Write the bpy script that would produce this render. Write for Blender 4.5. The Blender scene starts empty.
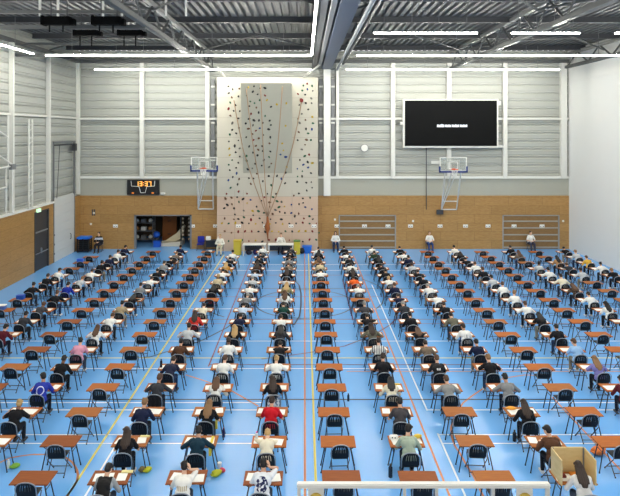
import bpy, bmesh, math, random
from mathutils import Vector, Matrix, Quaternion
R = math.radians
C = bpy.context.scene.collection
scn = bpy.context.scene
H, F, CX, HY = 8.4, 600.0, 304.5, 132.0          # camera height, focal length in pixels, vanishing point
HD = 0.70                                        # desk height
YB = F*H/117.0                                   # depth of the back wall
def P(px, py, Y): return Vector(((px-CX)*Y/F, Y, H-(py-HY)*Y/F))
def FL(px, py):
    Y = F*H/(py-HY); return ((px-CX)*Y/F, Y)
def lin(c):
    return tuple((v/255/12.92 if v/255 <= .04045 else ((v/255+.055)/1.055)**2.4) for v in c)

# ---------------------------------------------------------------- materials
MATS = {}
def mat(name, rgb, rough=.6, metal=0, emit=None, estr=0, spec=.4, var=0, vscale=8, trans=0, ior=1.45, bump=0, bscale=40):
    if name in MATS: return MATS[name]
    m = bpy.data.materials.new(name); m.use_nodes = True
    nt = m.node_tree; b = nt.nodes['Principled BSDF']
    c = lin(rgb)+(1,)
    b.inputs['Base Color'].default_value = c
    b.inputs['Roughness'].default_value = rough
    b.inputs['Metallic'].default_value = metal
    b.inputs['Specular IOR Level'].default_value = spec
    if trans: b.inputs['Transmission Weight'].default_value = trans; b.inputs['IOR'].default_value = ior
    if emit:
        b.inputs['Emission Color'].default_value = lin(emit)+(1,); b.inputs['Emission Strength'].default_value = estr
    if var or bump:
        tc = nt.nodes.new('ShaderNodeTexCoord'); n = nt.nodes.new('ShaderNodeTexNoise')
        n.inputs['Scale'].default_value = vscale; n.inputs['Detail'].default_value = 4
        nt.links.new(tc.outputs['Object'], n.inputs['Vector'])
        if var:
            mx = nt.nodes.new('ShaderNodeMix'); mx.data_type = 'RGBA'
            mx.inputs[6].default_value = tuple(x*(1-var) for x in c[:3])+(1,)
            mx.inputs[7].default_value = tuple(min(1, x*(1+var)) for x in c[:3])+(1,)
            nt.links.new(n.outputs['Fac'], mx.inputs[0]); nt.links.new(mx.outputs[2], b.inputs['Base Color'])
        if bump:
            bp = nt.nodes.new('ShaderNodeBump'); bp.inputs['Strength'].default_value = bump
            n2 = nt.nodes.new('ShaderNodeTexNoise'); n2.inputs['Scale'].default_value = bscale
            nt.links.new(tc.outputs['Object'], n2.inputs['Vector'])
            nt.links.new(n2.outputs['Fac'], bp.inputs['Height']); nt.links.new(bp.outputs['Normal'], b.inputs['Normal'])
    MATS[name] = m; return m

def math_node(nt, op, a, b=None):
    n = nt.nodes.new('ShaderNodeMath'); n.operation = op
    for i, v in enumerate((a, b)):
        if v is None: continue
        if isinstance(v, (int, float)): n.inputs[i].default_value = v
        else: nt.links.new(v, n.inputs[i])
    return n.outputs[0]

def mat_mask(name, rgb1, rgb2, fn, rough=.8):
    """two colours split by a mask computed from the object coordinates (printed or painted pattern)"""
    if name in MATS: return MATS[name]
    m = mat(name, rgb1, rough); nt = m.node_tree; b = nt.nodes['Principled BSDF']
    tc = nt.nodes.new('ShaderNodeTexCoord'); sp = nt.nodes.new('ShaderNodeSeparateXYZ')
    nt.links.new(tc.outputs['Object'], sp.inputs[0])
    f = fn(nt, sp.outputs[0], sp.outputs[1], sp.outputs[2], tc.outputs['Object'])
    mx = nt.nodes.new('ShaderNodeMix'); mx.data_type = 'RGBA'
    mx.inputs[6].default_value = lin(rgb1)+(1,); mx.inputs[7].default_value = lin(rgb2)+(1,)
    nt.links.new(f, mx.inputs[0]); nt.links.new(mx.outputs[2], b.inputs['Base Color'])
    return m

def wood_mat(name, c1, c2, scale, rough=.45, axis=(1, 14, 1), panel=None, spec=.4):
    if name in MATS: return MATS[name]
    m = mat(name, c1, rough, spec=spec); nt = m.node_tree; b = nt.nodes['Principled BSDF']
    tc = nt.nodes.new('ShaderNodeTexCoord'); mp = nt.nodes.new('ShaderNodeMapping')
    mp.inputs['Scale'].default_value = axis
    n = nt.nodes.new('ShaderNodeTexNoise'); n.inputs['Scale'].default_value = scale; n.inputs['Detail'].default_value = 5
    nt.links.new(tc.outputs['Object'], mp.inputs[0]); nt.links.new(mp.outputs[0], n.inputs['Vector'])
    mx = nt.nodes.new('ShaderNodeMix'); mx.data_type = 'RGBA'
    mx.inputs[6].default_value = lin(c1)+(1,); mx.inputs[7].default_value = lin(c2)+(1,)
    cr = nt.nodes.new('ShaderNodeMapRange'); cr.inputs[1].default_value = .3; cr.inputs[2].default_value = .7
    nt.links.new(n.outputs['Fac'], cr.inputs[0]); nt.links.new(cr.outputs[0], mx.inputs[0])
    out = mx.outputs[2]
    if panel:                                     # seams between the wall boards
        br = nt.nodes.new('ShaderNodeTexBrick'); br.inputs['Scale'].default_value = 1
        br.inputs['Brick Width'].default_value = panel[0]; br.inputs['Row Height'].default_value = panel[1]
        br.inputs['Mortar Size'].default_value = .012; br.inputs['Mortar Smooth'].default_value = .3
        br.inputs['Color1'].default_value = (1, 1, 1, 1); br.inputs['Color2'].default_value = (.86, .86, .86, 1)
        br.inputs['Mortar'].default_value = (.62, .62, .62, 1)
        s = nt.nodes.new('ShaderNodeSeparateXYZ'); cb = nt.nodes.new('ShaderNodeCombineXYZ')
        nt.links.new(tc.outputs['Object'], s.inputs[0])
        nt.links.new(s.outputs[panel[2]], cb.inputs[0]); nt.links.new(s.outputs[2], cb.inputs[1])
        nt.links.new(cb.outputs[0], br.inputs['Vector'])
        mu = nt.nodes.new('ShaderNodeMix'); mu.data_type = 'RGBA'; mu.blend_type = 'MULTIPLY'; mu.inputs[0].default_value = 1
        nt.links.new(out, mu.inputs[6]); nt.links.new(br.outputs['Color'], mu.inputs[7]); out = mu.outputs[2]
    nt.links.new(out, b.inputs['Base Color'])
    return m

# ---------------------------------------------------------------- mesh helpers
class MB:
    def __init__(s): s.bm = bmesh.new()
    def box(s, x0, x1, y0, y1, z0, z1, rot=None, bev=0):
        r = bmesh.ops.create_cube(s.bm, size=1)
        vs = r['verts']
        for v in vs: v.co = Vector(((v.co.x+.5)*(x1-x0)+x0, (v.co.y+.5)*(y1-y0)+y0, (v.co.z+.5)*(z1-z0)+z0))
        if bev:
            es = list({e for v in vs for e in v.link_edges})
            vs = list({v for f in bmesh.ops.bevel(s.bm, geom=es, offset=bev, segments=2, affect='EDGES')['faces'] for v in f.verts})
        if rot: bmesh.ops.transform(s.bm, matrix=rot, verts=vs)
        return s
    def cone(s, a, ra, b, rb, n=8, caps=True):
        a, b = Vector(a), Vector(b); d = b-a
        if d.length < 1e-6: return s
        q = d.to_track_quat('Z', 'Y'); rings = []
        for c, r in ((a, ra), (b, rb)):
            rings.append([s.bm.verts.new(c+q @ Vector((r*math.cos(2*math.pi*i/n), r*math.sin(2*math.pi*i/n), 0))) for i in range(n)])
        for i in range(n): s.bm.faces.new((rings[0][i], rings[0][(i+1) % n], rings[1][(i+1) % n], rings[1][i]))
        if caps: s.bm.faces.new(rings[0][::-1]); s.bm.faces.new(rings[1])
        return s
    def tube(s, pts, r, n=8, closed=False):
        pts = [Vector(p) for p in pts]; m = len(pts); rings = []; ref = None
        for i, p in enumerate(pts):
            if closed: t = pts[(i+1) % m]-pts[i-1]
            else: t = pts[min(i+1, m-1)]-pts[max(i-1, 0)]
            t.normalize()
            if ref is None: ref = t.orthogonal().normalized()
            ref = (ref-t*ref.dot(t)); ref = ref.normalized() if ref.length > 1e-6 else t.orthogonal().normalized()
            bi = t.cross(ref)
            rr = r[i] if isinstance(r, (list, tuple)) else r
            rings.append([s.bm.verts.new(p+ref*rr*math.cos(2*math.pi*k/n)+bi*rr*math.sin(2*math.pi*k/n)) for k in range(n)])
        for i in range(m if closed else m-1):
            A, B = rings[i], rings[(i+1) % m]
            for k in range(n): s.bm.faces.new((A[k], A[(k+1) % n], B[(k+1) % n], B[k]))
        if not closed: s.bm.faces.new(rings[0][::-1]); s.bm.faces.new(rings[-1])
        return s
    def bar(s, a, b, w, h):                       # rectangular bar
        a, b = Vector(a), Vector(b); d = b-a; q = d.to_track_quat('Y', 'Z').to_matrix().to_4x4()
        return s.box(-w/2, w/2, 0, d.length, -h/2, h/2, rot=Matrix.Translation(a) @ q)
    def ball(s, c, r, sub=2, rot=None):           # r: number or (rx, ry, rz)
        rr = r if isinstance(r, (tuple, list)) else (r, r, r)
        M = Matrix.Translation(Vector(c)) @ (rot.to_4x4() if rot else Matrix()) @ Matrix.Diagonal((*rr, 1))
        bmesh.ops.create_icosphere(s.bm, subdivisions=sub, radius=1, matrix=M); return s
    def cap(s, a, ra, b, rb, n=12):               # round cone: closed tapered capsule
        a, b = Vector(a), Vector(b); d = b-a; L = d.length
        if L < 1e-5: return s.ball(a, max(ra, rb))
        q = d.to_track_quat('Z', 'Y'); rings = []
        prof = [(-ra*math.cos(t), ra*math.sin(t)) for t in (R(20), R(45), R(70), R(90))]
        prof += [(L+rb*math.cos(t), rb*math.sin(t)) for t in (R(90), R(70), R(45), R(20))]
        lo = s.bm.verts.new(a+q @ Vector((0, 0, -ra))); hi = s.bm.verts.new(a+q @ Vector((0, 0, L+rb)))
        for z, r in prof:
            rings.append([s.bm.verts.new(a+q @ Vector((r*math.cos(2*math.pi*i/n), r*math.sin(2*math.pi*i/n), z))) for i in range(n)])
        for A, B in zip(rings, rings[1:]):
            for i in range(n): s.bm.faces.new((A[i], A[(i+1) % n], B[(i+1) % n], B[i]))
        for i in range(n):
            s.bm.faces.new((lo, rings[0][(i+1) % n], rings[0][i])); s.bm.faces.new((hi, rings[-1][i], rings[-1][(i+1) % n]))
        return s
    def poly(s, pts, depth):                      # closed outline extruded along the vector depth
        d = Vector(depth); a = [s.bm.verts.new(Vector(p)) for p in pts]; b = [s.bm.verts.new(Vector(p)+d) for p in pts]
        s.bm.faces.new(a); s.bm.faces.new(b[::-1]); n = len(a)
        for i in range(n): s.bm.faces.new((a[i], b[i], b[(i+1) % n], a[(i+1) % n]))
        return s
    def mesh(s, name, smooth=False):
        bmesh.ops.recalc_face_normals(s.bm, faces=s.bm.faces)
        me = bpy.data.meshes.new(name); s.bm.to_mesh(me); s.bm.free()
        if smooth: me.polygons.foreach_set('use_smooth', [True]*len(me.polygons))
        return me
    def build(s, name, m, parent=None, smooth=False):
        me = s.mesh(name, smooth); me.materials.append(m)
        return link(bpy.data.objects.new(name, me), parent)

def link(o, parent=None):
    C.objects.link(o)
    if parent: o.parent = parent
    return o
def tag(o, label=None, cat=None, group=None, kind=None):
    if label: o['label'] = label
    if cat: o['category'] = cat
    if group: o['group'] = group
    if kind: o['kind'] = kind
    return o
def empty(name, loc, rz=0):
    o = bpy.data.objects.new(name, None); o.location = loc; o.rotation_euler = (0, 0, rz); o.empty_display_size = .1
    return link(o)
def copy_tree(o, parent=None):
    c = o.copy(); C.objects.link(c); c.parent = parent
    for ch in list(o.children): copy_tree(ch, c)
    return c
def remesh(mb, name, voxel, ratio=1, smooth=2):
    """one continuous surface out of overlapping closed shapes"""
    me = mb.mesh('tmp'); o = bpy.data.objects.new('tmp', me); C.objects.link(o)
    a = o.modifiers.new('r', 'REMESH'); a.mode = 'VOXEL'; a.voxel_size = voxel
    if smooth: b = o.modifiers.new('s', 'SMOOTH'); b.iterations = smooth; b.factor = .5
    if ratio < 1: d = o.modifiers.new('d', 'DECIMATE'); d.ratio = ratio
    dg = bpy.context.evaluated_depsgraph_get()
    r = bpy.data.meshes.new_from_object(o.evaluated_get(dg)); r.name = name
    r.polygons.foreach_set('use_smooth', [True]*len(r.polygons))
    bpy.data.objects.remove(o); bpy.data.meshes.remove(me)
    if not r.materials: r.materials.append(None)
    return r
def use(me, name, m, parent=None):               # object sharing mesh data, with a material of its own
    o = bpy.data.objects.new(name, me); link(o, parent)
    o.material_slots[0].link = 'OBJECT'; o.material_slots[0].material = m
    return o

# palette
M_white = mat('white paint', (226, 226, 220), .45)
M_steel = mat('white steel', (214, 214, 208), .4, var=.04)
M_grey = mat('grey metal', (120, 122, 124), .45)
M_dkgrey = mat('dark grey metal', (58, 60, 64), .5)
M_black = mat('black plastic', (22, 23, 26), .4)
M_paper = mat('white paper', (240, 240, 236), .7)
M_deskleg = mat('dark blue steel', (38, 50, 70), .4, metal=.3)
M_frame = mat('silver tube', (150, 156, 164), .3, metal=.6)
M_chairleg = mat('grey blue tube', (62, 74, 92), .35, metal=.5)
M_matt = mat('matt black', (7, 7, 8), .9, spec=.1)
M_seat = mat('black chair plastic', (14, 16, 21), .4, spec=.25, var=.2)
M_clad = mat('light grey cladding', (170, 172, 166), .5, var=.03, vscale=3)
M_band = mat('grey plaster', (166, 166, 154), .75, var=.06, vscale=20)
M_wood = wood_mat('oak wall panel', (160, 120, 68), (182, 142, 86), 2, .45, (2, 2, 14), (2.44, .62, 0))
M_woodL = wood_mat('oak wall panel side', (160, 120, 68), (182, 142, 86), 2, .45, (2, 2, 14), (2.44, .62, 1))
M_shut = wood_mat('oak shutter', (132, 98, 58), (150, 116, 70), 2, .5, (2, 2, 14))
M_deck = mat('roof deck', (92, 93, 94), .5)
M_beam = mat('dark roof steel', (62, 64, 68), .55)
M_truss = mat('grey truss steel', (88, 90, 90), .5)
M_box = mat('blue grey box beam', (88, 98, 116), .5)
M_rwall = mat('pale grey wall', (226, 227, 225), .6, var=.02, vscale=.6)
M_lamp = mat('tube light', (255, 255, 250), .5, emit=(255, 252, 240), estr=135)
M_yellow = mat('yellow plastic', (216, 190, 30), .5)
M_blue = mat('blue plastic', (24, 84, 190), .45)
M_glass = mat('clear glass', (245, 250, 248), .02, trans=1, ior=1.1, spec=.3)

# ---------------------------------------------------------------- floor and court lines
XL, XR = (80-CX)*YB/F, (569-CX)*YB/F
m = mat('blue sports floor', (114, 179, 245), .21, spec=.5, var=.05, vscale=.5)
floor = MB().box(XL-.3, XR+.3, -4, YB+7, -.2, 0).build('floor', m); tag(floor, kind='structure')
def court(name, colour, strips, w):
    b = MB(); z = .003
    for pts in strips:
        for (a, c) in zip(pts, pts[1:]):
            a, c = Vector((*a, 0)), Vector((*c, 0)); d = (c-a).normalized(); n = Vector((-d.y, d.x, 0))*w/2; e = d*w*.3
            vs = [b.bm.verts.new(p+Vector((0, 0, z))) for p in (a-n-e, c-n+e, c+n+e, a+n-e)]
            b.bm.faces.new(vs)
    o = b.build('court_line', mat(name, colour, .4), floor); o['label'] = name+' on the blue floor'; return o
def px(*pts): return [FL(*p) for p in pts]
def hl(Y, x0, x1): return [(x0, Y), (x1, Y)]
court('orange line', (198, 128, 80), [[(.01, 11), (.01, 42)], [(3.35, 11), (3.35, 41)], [(7.85, 11), (7.85, 19)],
      px((472, 396), (463, 403), (457, 412), (453, 420), (451, 428), (452, 438), (455, 446), (459, 452), (467, 466), (473.5, 476), (483, 496)),
      px((472, 396), (484, 388), (495, 382), (505, 378), (525, 375), (545, 376)),
      px((186, 375), (205, 381), (231, 390.5), (258, 406)),
      px((0, 462.5), (10, 458), (21, 456), (32, 454.6), (44, 454.5), (56, 455), (66, 457.5), (73, 463), (77, 470), (78, 475), (77, 481), (73.5, 487), (67, 496)),
      hl(21.05, 1.5, 16)], .055)
court('yellow line', (226, 212, 92), [[(.27, 11), (.27, 42)], [(-5.47, 11), (-5.5, 41)], hl(22.3, -15, 17)], .06)
court('white line', (226, 236, 244), [[(-5.06, 11), (-5.06, 16.2)], [(3.7, 18.1), (3.7, 33)], [(3.71, 11), (3.71, 16.7)],
      hl(16.65, -9.5, -1.35), hl(16.18, -9.5, -1.35), hl(16.65, 3.7, 10.8), hl(16.18, 3.7, 10.8),
      hl(18.13, -9.5, -1.35), hl(18.62, -9.5, -1.35), hl(18.13, 3.7, 12), hl(18.62, 7, 14), hl(21.3, -9, 13), hl(24.1, -12, 14),
      hl(28.5, -13, 16), hl(38, -13, 16), hl(36.4, -12, 12)], .05)
court('black line', (26, 38, 60), [hl(18.84, -13.5, 15),
      [(2.4*math.cos(t*math.pi/24), 29.5+2.45*math.sin(t*math.pi/24)) for t in range(49)],
      px((131, 358.5), (150, 357), (166, 352), (184, 347), (203, 340), (226.5, 328), (240, 318)),
      px((207, 311), (215, 314), (224, 317)), px((362, 279), (370, 282), (379, 286), (383, 292), (384, 298), (382, 304), (376, 309)),
      px((294, 280), (299, 285), (301, 293), (301, 306), (299.5, 316), (294, 325)), hl(32.2, -9, 9)], .07)
court('purple line', (92, 58, 100), [hl(21.66, -3.4, 16.5), hl(26.9, -8, 10), [(2.17, 26.8), (2.17, 34)],
      px((262, 359), (285, 356), (300, 354), (320, 351), (345, 346), (362, 339.5), (380, 331), (390, 325), (396, 319), (398, 312)), hl(35.2, -10, 8)], .07)
court('dark red line', (120, 44, 70), [[(-3.44, 21.5), (-3.5, 41)], hl(26.3, -14, 14), hl(30.6, -10, 12)], .05)

# ---------------------------------------------------------------- walls
ZW = 3.83; ZL = 5.12; ZC = 14.25                  # wood top, ledge, roof
doors = [(-12.13, -8.2), (2.5, 6.53), (14.25, 18.26)]; ZD = 2.4
b = MB(); xs = [XL-.3]
for d in doors: xs += list(d)
xs.append(XR+.3)
for i in range(0, len(xs), 2): b.box(xs[i], xs[i+1], YB, YB+.25, 0, ZW)
for d in doors: b.box(d[0], d[1], YB, YB+.25, ZD, ZW)
tag(b.build('wall_back', M_wood), kind='structure')
tag(MB().box(XL-.3, XR+.3, YB+.06, YB+.25, ZW, ZL).build('wall_back_band', M_band), kind='structure'); 
def clad_profile(z0, z1, pitch=.58):
    pr = []; z = z0
    while z < z1-.01:
        for dz, d in ((0, 0), (.20, 0), (.27, .08), (.30, .08), (.36, 0), (.42, 0), (.455, .05), (.47, .05), (.505, 0)):
            if z+dz < z1: pr.append((z+dz, d))
        z += pitch
    pr.append((z1, 0)); return pr
def clad(name, fn, z0, z1):                       # fn(u in 0..1, depth, z) -> position
    b = MB(); pr = clad_profile(z0, z1); rows = []
    for z, d in pr: rows.append([b.bm.verts.new(fn(u, d, z)) for u in (0, 1)])
    for A, B in zip(rows, rows[1:]): b.bm.faces.new((A[0], A[1], B[1], B[0]))
    return tag(b.build(name, M_clad), kind='structure')
clad('wall_back_cladding', lambda u, d, z: Vector((XL-.3+u*(XR-XL+.6), YB+.2+d, z)), ZL, ZC)
clad('wall_left_cladding', lambda u, d, z: Vector((XL-.2-d, -4+u*(YB+4.3), z)), ZW, ZC)
# left wall: wood with an opening for the exit door and the sectional door
ed = (35.85, 37.75, 3.55); sd = (38.55, 42.0, 4.15)
b = MB()
for y0, y1, z0 in ((-4, ed[0], 0), (ed[0], ed[1], ed[2]), (ed[1], sd[0], 0), (sd[1], YB+.25, 0)): b.box(XL-.25, XL, y0, y1, z0, ZW)
tag(b.build('wall_left', M_woodL), kind='structure')
tag(MB().box(XR, XR+.3, -4, YB+.3, 0, ZC).build('wall_right', M_rwall), kind='structure')
n_trim = [0]
def trim(mb, m=M_steel):
    n_trim[0] += 1; return tag(mb.build('trim_%d' % n_trim[0], m), kind='structure')
trim(MB().box(XL, XR, YB-.06, YB+.1, ZL-.06, ZL+.1), M_white)                       # ledge over the band, back
trim(MB().box(XL-.2, XL+.06, -4, sd[0], ZW, ZW+.12), M_white)                       # ledge, left
trim(MB().box(XL, XR, YB-.08, YB+.12, 9.28, 9.42))                                   # rail on the back cladding
trim(MB().box(XL-.18, XL-.08, -4, YB, 9.33, 9.45))
trim(MB().box(XR-.05, XR, -4, YB, 11.98, 12.1), M_rwall)                             # seam on the right wall
for xpx, w in ((142, .3), (207.5, .3), (337.5, .2), (393, .3), (449, .3), (505, .3), (563.5, .42)):
    X = (xpx-CX)*YB/F; trim(MB().box(X-w/2, X+w/2, YB-.1, YB+.18, ZL, 13.4))
X = (327-CX)*YB/F; trim(MB().box(X-.24, X+.24, YB-.35, YB+.1, ZW+.02, 12.9), M_white)  # broad post under the box beam
for X in ((208-CX)*YB/F+.35, (321-CX)*YB/F, (333-CX)*YB/F):                          # dark gaps with brackets beside the climbing wall
    b = MB(); b.box(X-.12, X+.12, YB+.0, YB+.12, ZL+.1, 12.2); trim(b, M_grey)
    b = MB()
    for z in (6.3, 7.7, 9.0, 10.3, 11.6): b.box(X-.14, X+.14, YB-.03, YB+.1, z, z+.12)
    trim(b)
for y in (8, 13, 18, 23, 28, 33.2, 37.96, 42.95):
    trim(MB().box(XL-.2, XL+.04, y-.09, y+.09, ZW+.12, 13.4))
trim(MB().box(18.6, 18.8, YB-.02, YB+.2, ZL, 13.0), M_dkgrey)
trim(MB().box(XL-.15, XL+.1, -4, YB, 13.35, 13.55), M_truss)
trim(MB().box(XL, XR, YB-.12, YB+.1, 13.35, 13.6), M_truss)

# ---------------------------------------------------------------- roof
b = MB(); x = XL-.4; top = []
while x < XR+.4:
    top += [(x, 0), (x+.17, 0), (x+.21, .15), (x+.34, .15)]; x += .38
va = [b.bm.verts.new((x, -4, ZC+d)) for x, d in top]; vb = [b.bm.verts.new((x, YB+.3, ZC+d)) for x, d in top]
for i in range(len(top)-1): b.bm.faces.new((va[i], va[i+1], vb[i+1], vb[i]))
tag(b.build('ceiling', M_deck), kind='structure')
for y in (5.5, 10.5, 15.5, 20.5, 25.5, 30.5, 35.6, 40.6):                            # purlins
    b = MB(); b.box(XL, XR, y-.07, y+.07, ZC-.28, ZC); b.box(XL, XR, y-.14, y+.14, ZC-.30, ZC-.26); trim(b, M_beam)
def truss(X, zb, zt, m=M_truss):
    trim(MB().box(X-.1, X+.1, -4, YB, zt-.09, zt+.09), mat('light truss steel', (150, 150, 146), .45))
    b = MB(); b.box(X-.11, X+.11, -4, YB, zb-.1, zb+.1)
    y = YB-.3; up = False
    while y > -3:
        y2 = y-1.55; b.cone((X, y, zb if not up else zt), .055, (X, y2, zt if not up else zb), .055, 6); up = not up; y = y2
    trim(b, m)
truss(-6.5, 12.8, 13.85); truss(10.5, 12.95, 14.05); truss(XR-.25, 13.05, 13.95)
def cross_truss(y, x0, x1):
    b = MB(); b.box(x0, x1, y-.09, y+.09, 12.62, 12.78); b.box(x0, x1, y-.09, y+.09, 13.25, 13.38)
    trim(b, M_truss)
cross_truss(24.6, XL, -6.5); cross_truss(33.5, XL, -6.5)
for y in (20.5, 33.0):                                                               # wind braces under the deck
    b = MB()
    for x0, x1 in ((XL, -6.4), (-6.4, 1.2), (2, 9.9), (9.9, XR)):
        xm = (x0+x1)/2; b.cone((x0, y+5, 13.6), .05, (xm, y, 13.75), .05, 6); b.cone((x1, y+5, 13.6), .05, (xm, y, 13.75), .05, 6)
    trim(b, M_truss)
trim(MB().box(1.25, 1.92, -4, YB-.3, 12.87, 14.1), M_box)                            # partition box beam
trim(MB().box(.55, .85, -4, YB, 13.0, 13.6), M_beam); trim(MB().box(.95, 1.15, -4, YB, 12.9, 13.8), M_grey)
trim(MB().cone((2.32, -4, 12.85), .09, (2.32, YB-.2, 12.85), .08, 10), mat('pipe grey', (142, 146, 150), .6, spec=.2))
trim(MB().cone((2.75, -4, 13.3), .13, (2.75, YB-.2, 13.3), .1, 10), M_beam)

# tube lights
def lamp(a, b_, label, group=None):
    a, b_ = Vector(a), Vector(b_)
    o = empty('ceiling_light', ((a+b_)/2)); tag(o, label, 'light', group); c = (a+b_)/2
    MB().bar(a-c+Vector((0, 0, .05)), b_-c+Vector((0, 0, .05)), .12, .05).build('housing', M_grey, o)
    MB().bar(a-c, b_-c, .055, .045).build('tube', M_lamp, o)
    d = (b_-a)
    for t in (.1, .37, .63, .9):
        p = a+d*t-c; MB().cone(p+Vector((0, 0, .07)), .012, Vector((p.x, p.y, ZC-c.z)), .012, 5).build('hanger_rod', M_grey, o)
    return o
lamp((-14.1, 40.3, 12.6), (.42, 40.3, 12.6), 'long white tube light nearest the back wall, left half of hall')
lamp((2.8, 40.3, 12.6), (17.1, 40.3, 12.6), 'long white tube light nearest the back wall, above the screen')
lamp((-14.2, 32.9, 12.6), (.3, 32.9, 12.6), 'long white tube light, second from back wall, left half of hall')
lamp((2.88, 32.9, 12.6), (17.6, 32.9, 12.6), 'long white tube light, second from back wall, right half of hall')
lamp((2.94, 25.5, 12.6), (7.34, 25.5, 12.6), 'short white tube light hanging at upper right next to the box beam')
lamp((8.8, 25.5, 12.6), (11.7, 25.5, 12.6), 'short white tube light crossing the right roof truss, middle of its row')
lamp((13.2, 25.5, 12.6), (17.6, 25.5, 12.6), 'short white tube light touching the right edge of the picture')
lamp((.41, 34.4, 12.8), (.41, 12, 12.8), 'white tube light running lengthwise left of the box beam')
lamp((-14.6, 32.3, 12.6), (-14.6, 12, 12.6), 'white tube light running lengthwise along the left wall')
G = 'tube lights over the near half of the hall'
for y in (17.5, 9.5, 1.5):
    for x0, x1 in ((-14, .2), (3, 17.4)):
        if y == 17.5 and x0 < 0: continue
        lamp((x0, y, 12.6), (x1, y, 12.6), 'long white tube light hanging over the near half of the hall', G)

# black lighting bars / loudspeakers under the roof, upper left
for (x0, x1, y0, y1, yl), lb in (((43, 75, 17, 25, 32), 'first'), ((93, 125, 17, 25, 33), 'third'), ((74.5, 102, 30.5, 36, 46), 'second'), ((118.5, 146, 30.5, 36, 46), 'last')):
    Y = 23.5 if y0 < 20 else 28.5
    a, c = P(x0, y0, Y), P(x1, y1, Y); cz = (a.z+c.z)/2; cxx = (a.x+c.x)/2; hx = (c.x-a.x)/2; hz = (a.z-c.z)/2
    o = empty('stage_light_bar', (cxx, Y, cz)); tag(o, 'black bar unit with two hanging rods under the roof, %s from left of four' % lb, 'ceiling equipment')
    MB().box(-hx, hx*.8, -.2, .2, -hz, hz, bev=.04).box(hx*.7, hx, -.14, .14, -hz*1.1, hz*.5).box(-hx*1.02, -hx*.9, -.22, .22, -hz*1.1, hz*1.2).build('body', M_matt, o)
    zz = P(0, yl, Y).z-cz
    for t in (-.6, .25): MB().cone((hx*t, 0, -hz*.8), .035, (hx*t, 0, zz), .03, 6).build('rod', M_matt, o)
    MB().cone((-hx*.5, 0, hz), .02, (-hx*.5, 0, ZC-cz), .02, 6).cone((hx*.5, 0, hz), .02, (hx*.5, 0, ZC-cz), .02, 6).build('hanger', M_dkgrey, o)
for x, lb in ((40, 'leftmost'), (58, 'second from the left'), (103, 'third from the left'), (122, 'fourth from the left'), (166, 'fifth from the left'), (186, 'rightmost')):
    a, c = P(x, 4, 24.6), P(x, 16, 24.6)
    tag(MB().box(a.x-.035, a.x+.035, 24.55, 24.65, c.z, ZC-.02).build('hanger_strut', M_white), 'white steel hanger strut above the black bars, %s' % lb, 'strut', 'white roof hangers')

# ---------------------------------------------------------------- doors
def shutter(i, d, wood):
    o = empty('door_%d' % i, ((d[0]+d[1])/2, YB, 0)); tag(o, kind='structure'); hw = (d[1]-d[0])/2
    MB().box(-hw, hw, .06, .16, 0, ZD).build('panel', wood, o)
    for yp in (221.3, 228, 234.8, 241, 247.4):
        z = H-(yp-HY)*YB/F; MB().box(-hw+.05, hw-.05, .0, .08, max(.02, z-.04), z+.04).build('rail', mat('shutter rail', (160, 158, 148), .5), o)
    f = MB(); f.box(-hw-.04, hw*0-hw+.04, -.03, .2, 0, ZD+.04); f.box(hw-.04, hw+.04, -.03, .2, 0, ZD+.04); f.box(-hw-.04, hw+.04, -.03, .2, ZD-.03, ZD+.04)
    f.build('door_frame', mat('shutter frame', (150, 150, 146), .5), o)
shutter(2, doors[1], M_shut); shutter(3, doors[2], M_shut)
o = empty('door_1', ((doors[0][0]+doors[0][1])/2, YB, 0)); tag(o, kind='structure'); hw = 1.965
f = MB(); f.box(-hw-.1, -hw+.02, -.04, .25, 0, ZD+.05); f.box(hw-.02, hw+.1, -.04, .25, 0, ZD+.05); f.box(-hw-.1, hw+.1, -.04, .25, ZD-.02, ZD+.05); f.build('door_frame', M_grey, o)
# storage room behind the open door
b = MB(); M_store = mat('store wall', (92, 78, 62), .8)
b.box(-13.2, -13.0, YB+.25, YB+5.2, 0, 3.2); b.box(-7.4, -7.2, YB+.25, YB+5.2, 0, 3.2); b.box(-13.2, -7.2, YB+5.2, YB+5.4, 0, 3.2); b.box(-13.2, -7.2, YB+.25, YB+5.4, 3.2, 3.3)
tag(b.build('wall_store', M_store), kind='structure')
# dark exit door in the left wall
o = empty('door_4', (XL, (ed[0]+ed[1])/2, 0)); tag(o, kind='structure'); hy = (ed[1]-ed[0])/2
MB().box(-.14, -.06, -hy, hy, 0, ed[2]).build('panel', mat('dark door', (62, 60, 60), .5), o)
f = MB()
for s in (-1, 1): f.box(-.2, .03, s*hy-.05, s*hy+.05, 0, ed[2]+.04)
f.box(-.2, .03, -hy, hy, ed[2]-.04, ed[2]+.05); f.build('door_frame', M_dkgrey, o)
MB().box(-.07, .0, -hy, hy, 2.28, 2.36).build('transom_bar', M_grey, o)
MB().cone((.02, -hy+.1, 1.05), .03, (.02, hy-.1, 1.05), .03, 8).box(-.06, .03, -.08, .02, .98, 1.3).build('push_bar', M_frame, o)
e = empty('exit_sign', (XL+.06, 36.25, 3.66)); tag(e, 'small lit green and white exit sign above the dark left door', 'sign')
MB().box(-.05, .05, -.22, .22, -.1, .1).build('sign_box', mat('sign green', (60, 150, 90), .5, emit=(215, 255, 215), estr=1), e)
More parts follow.
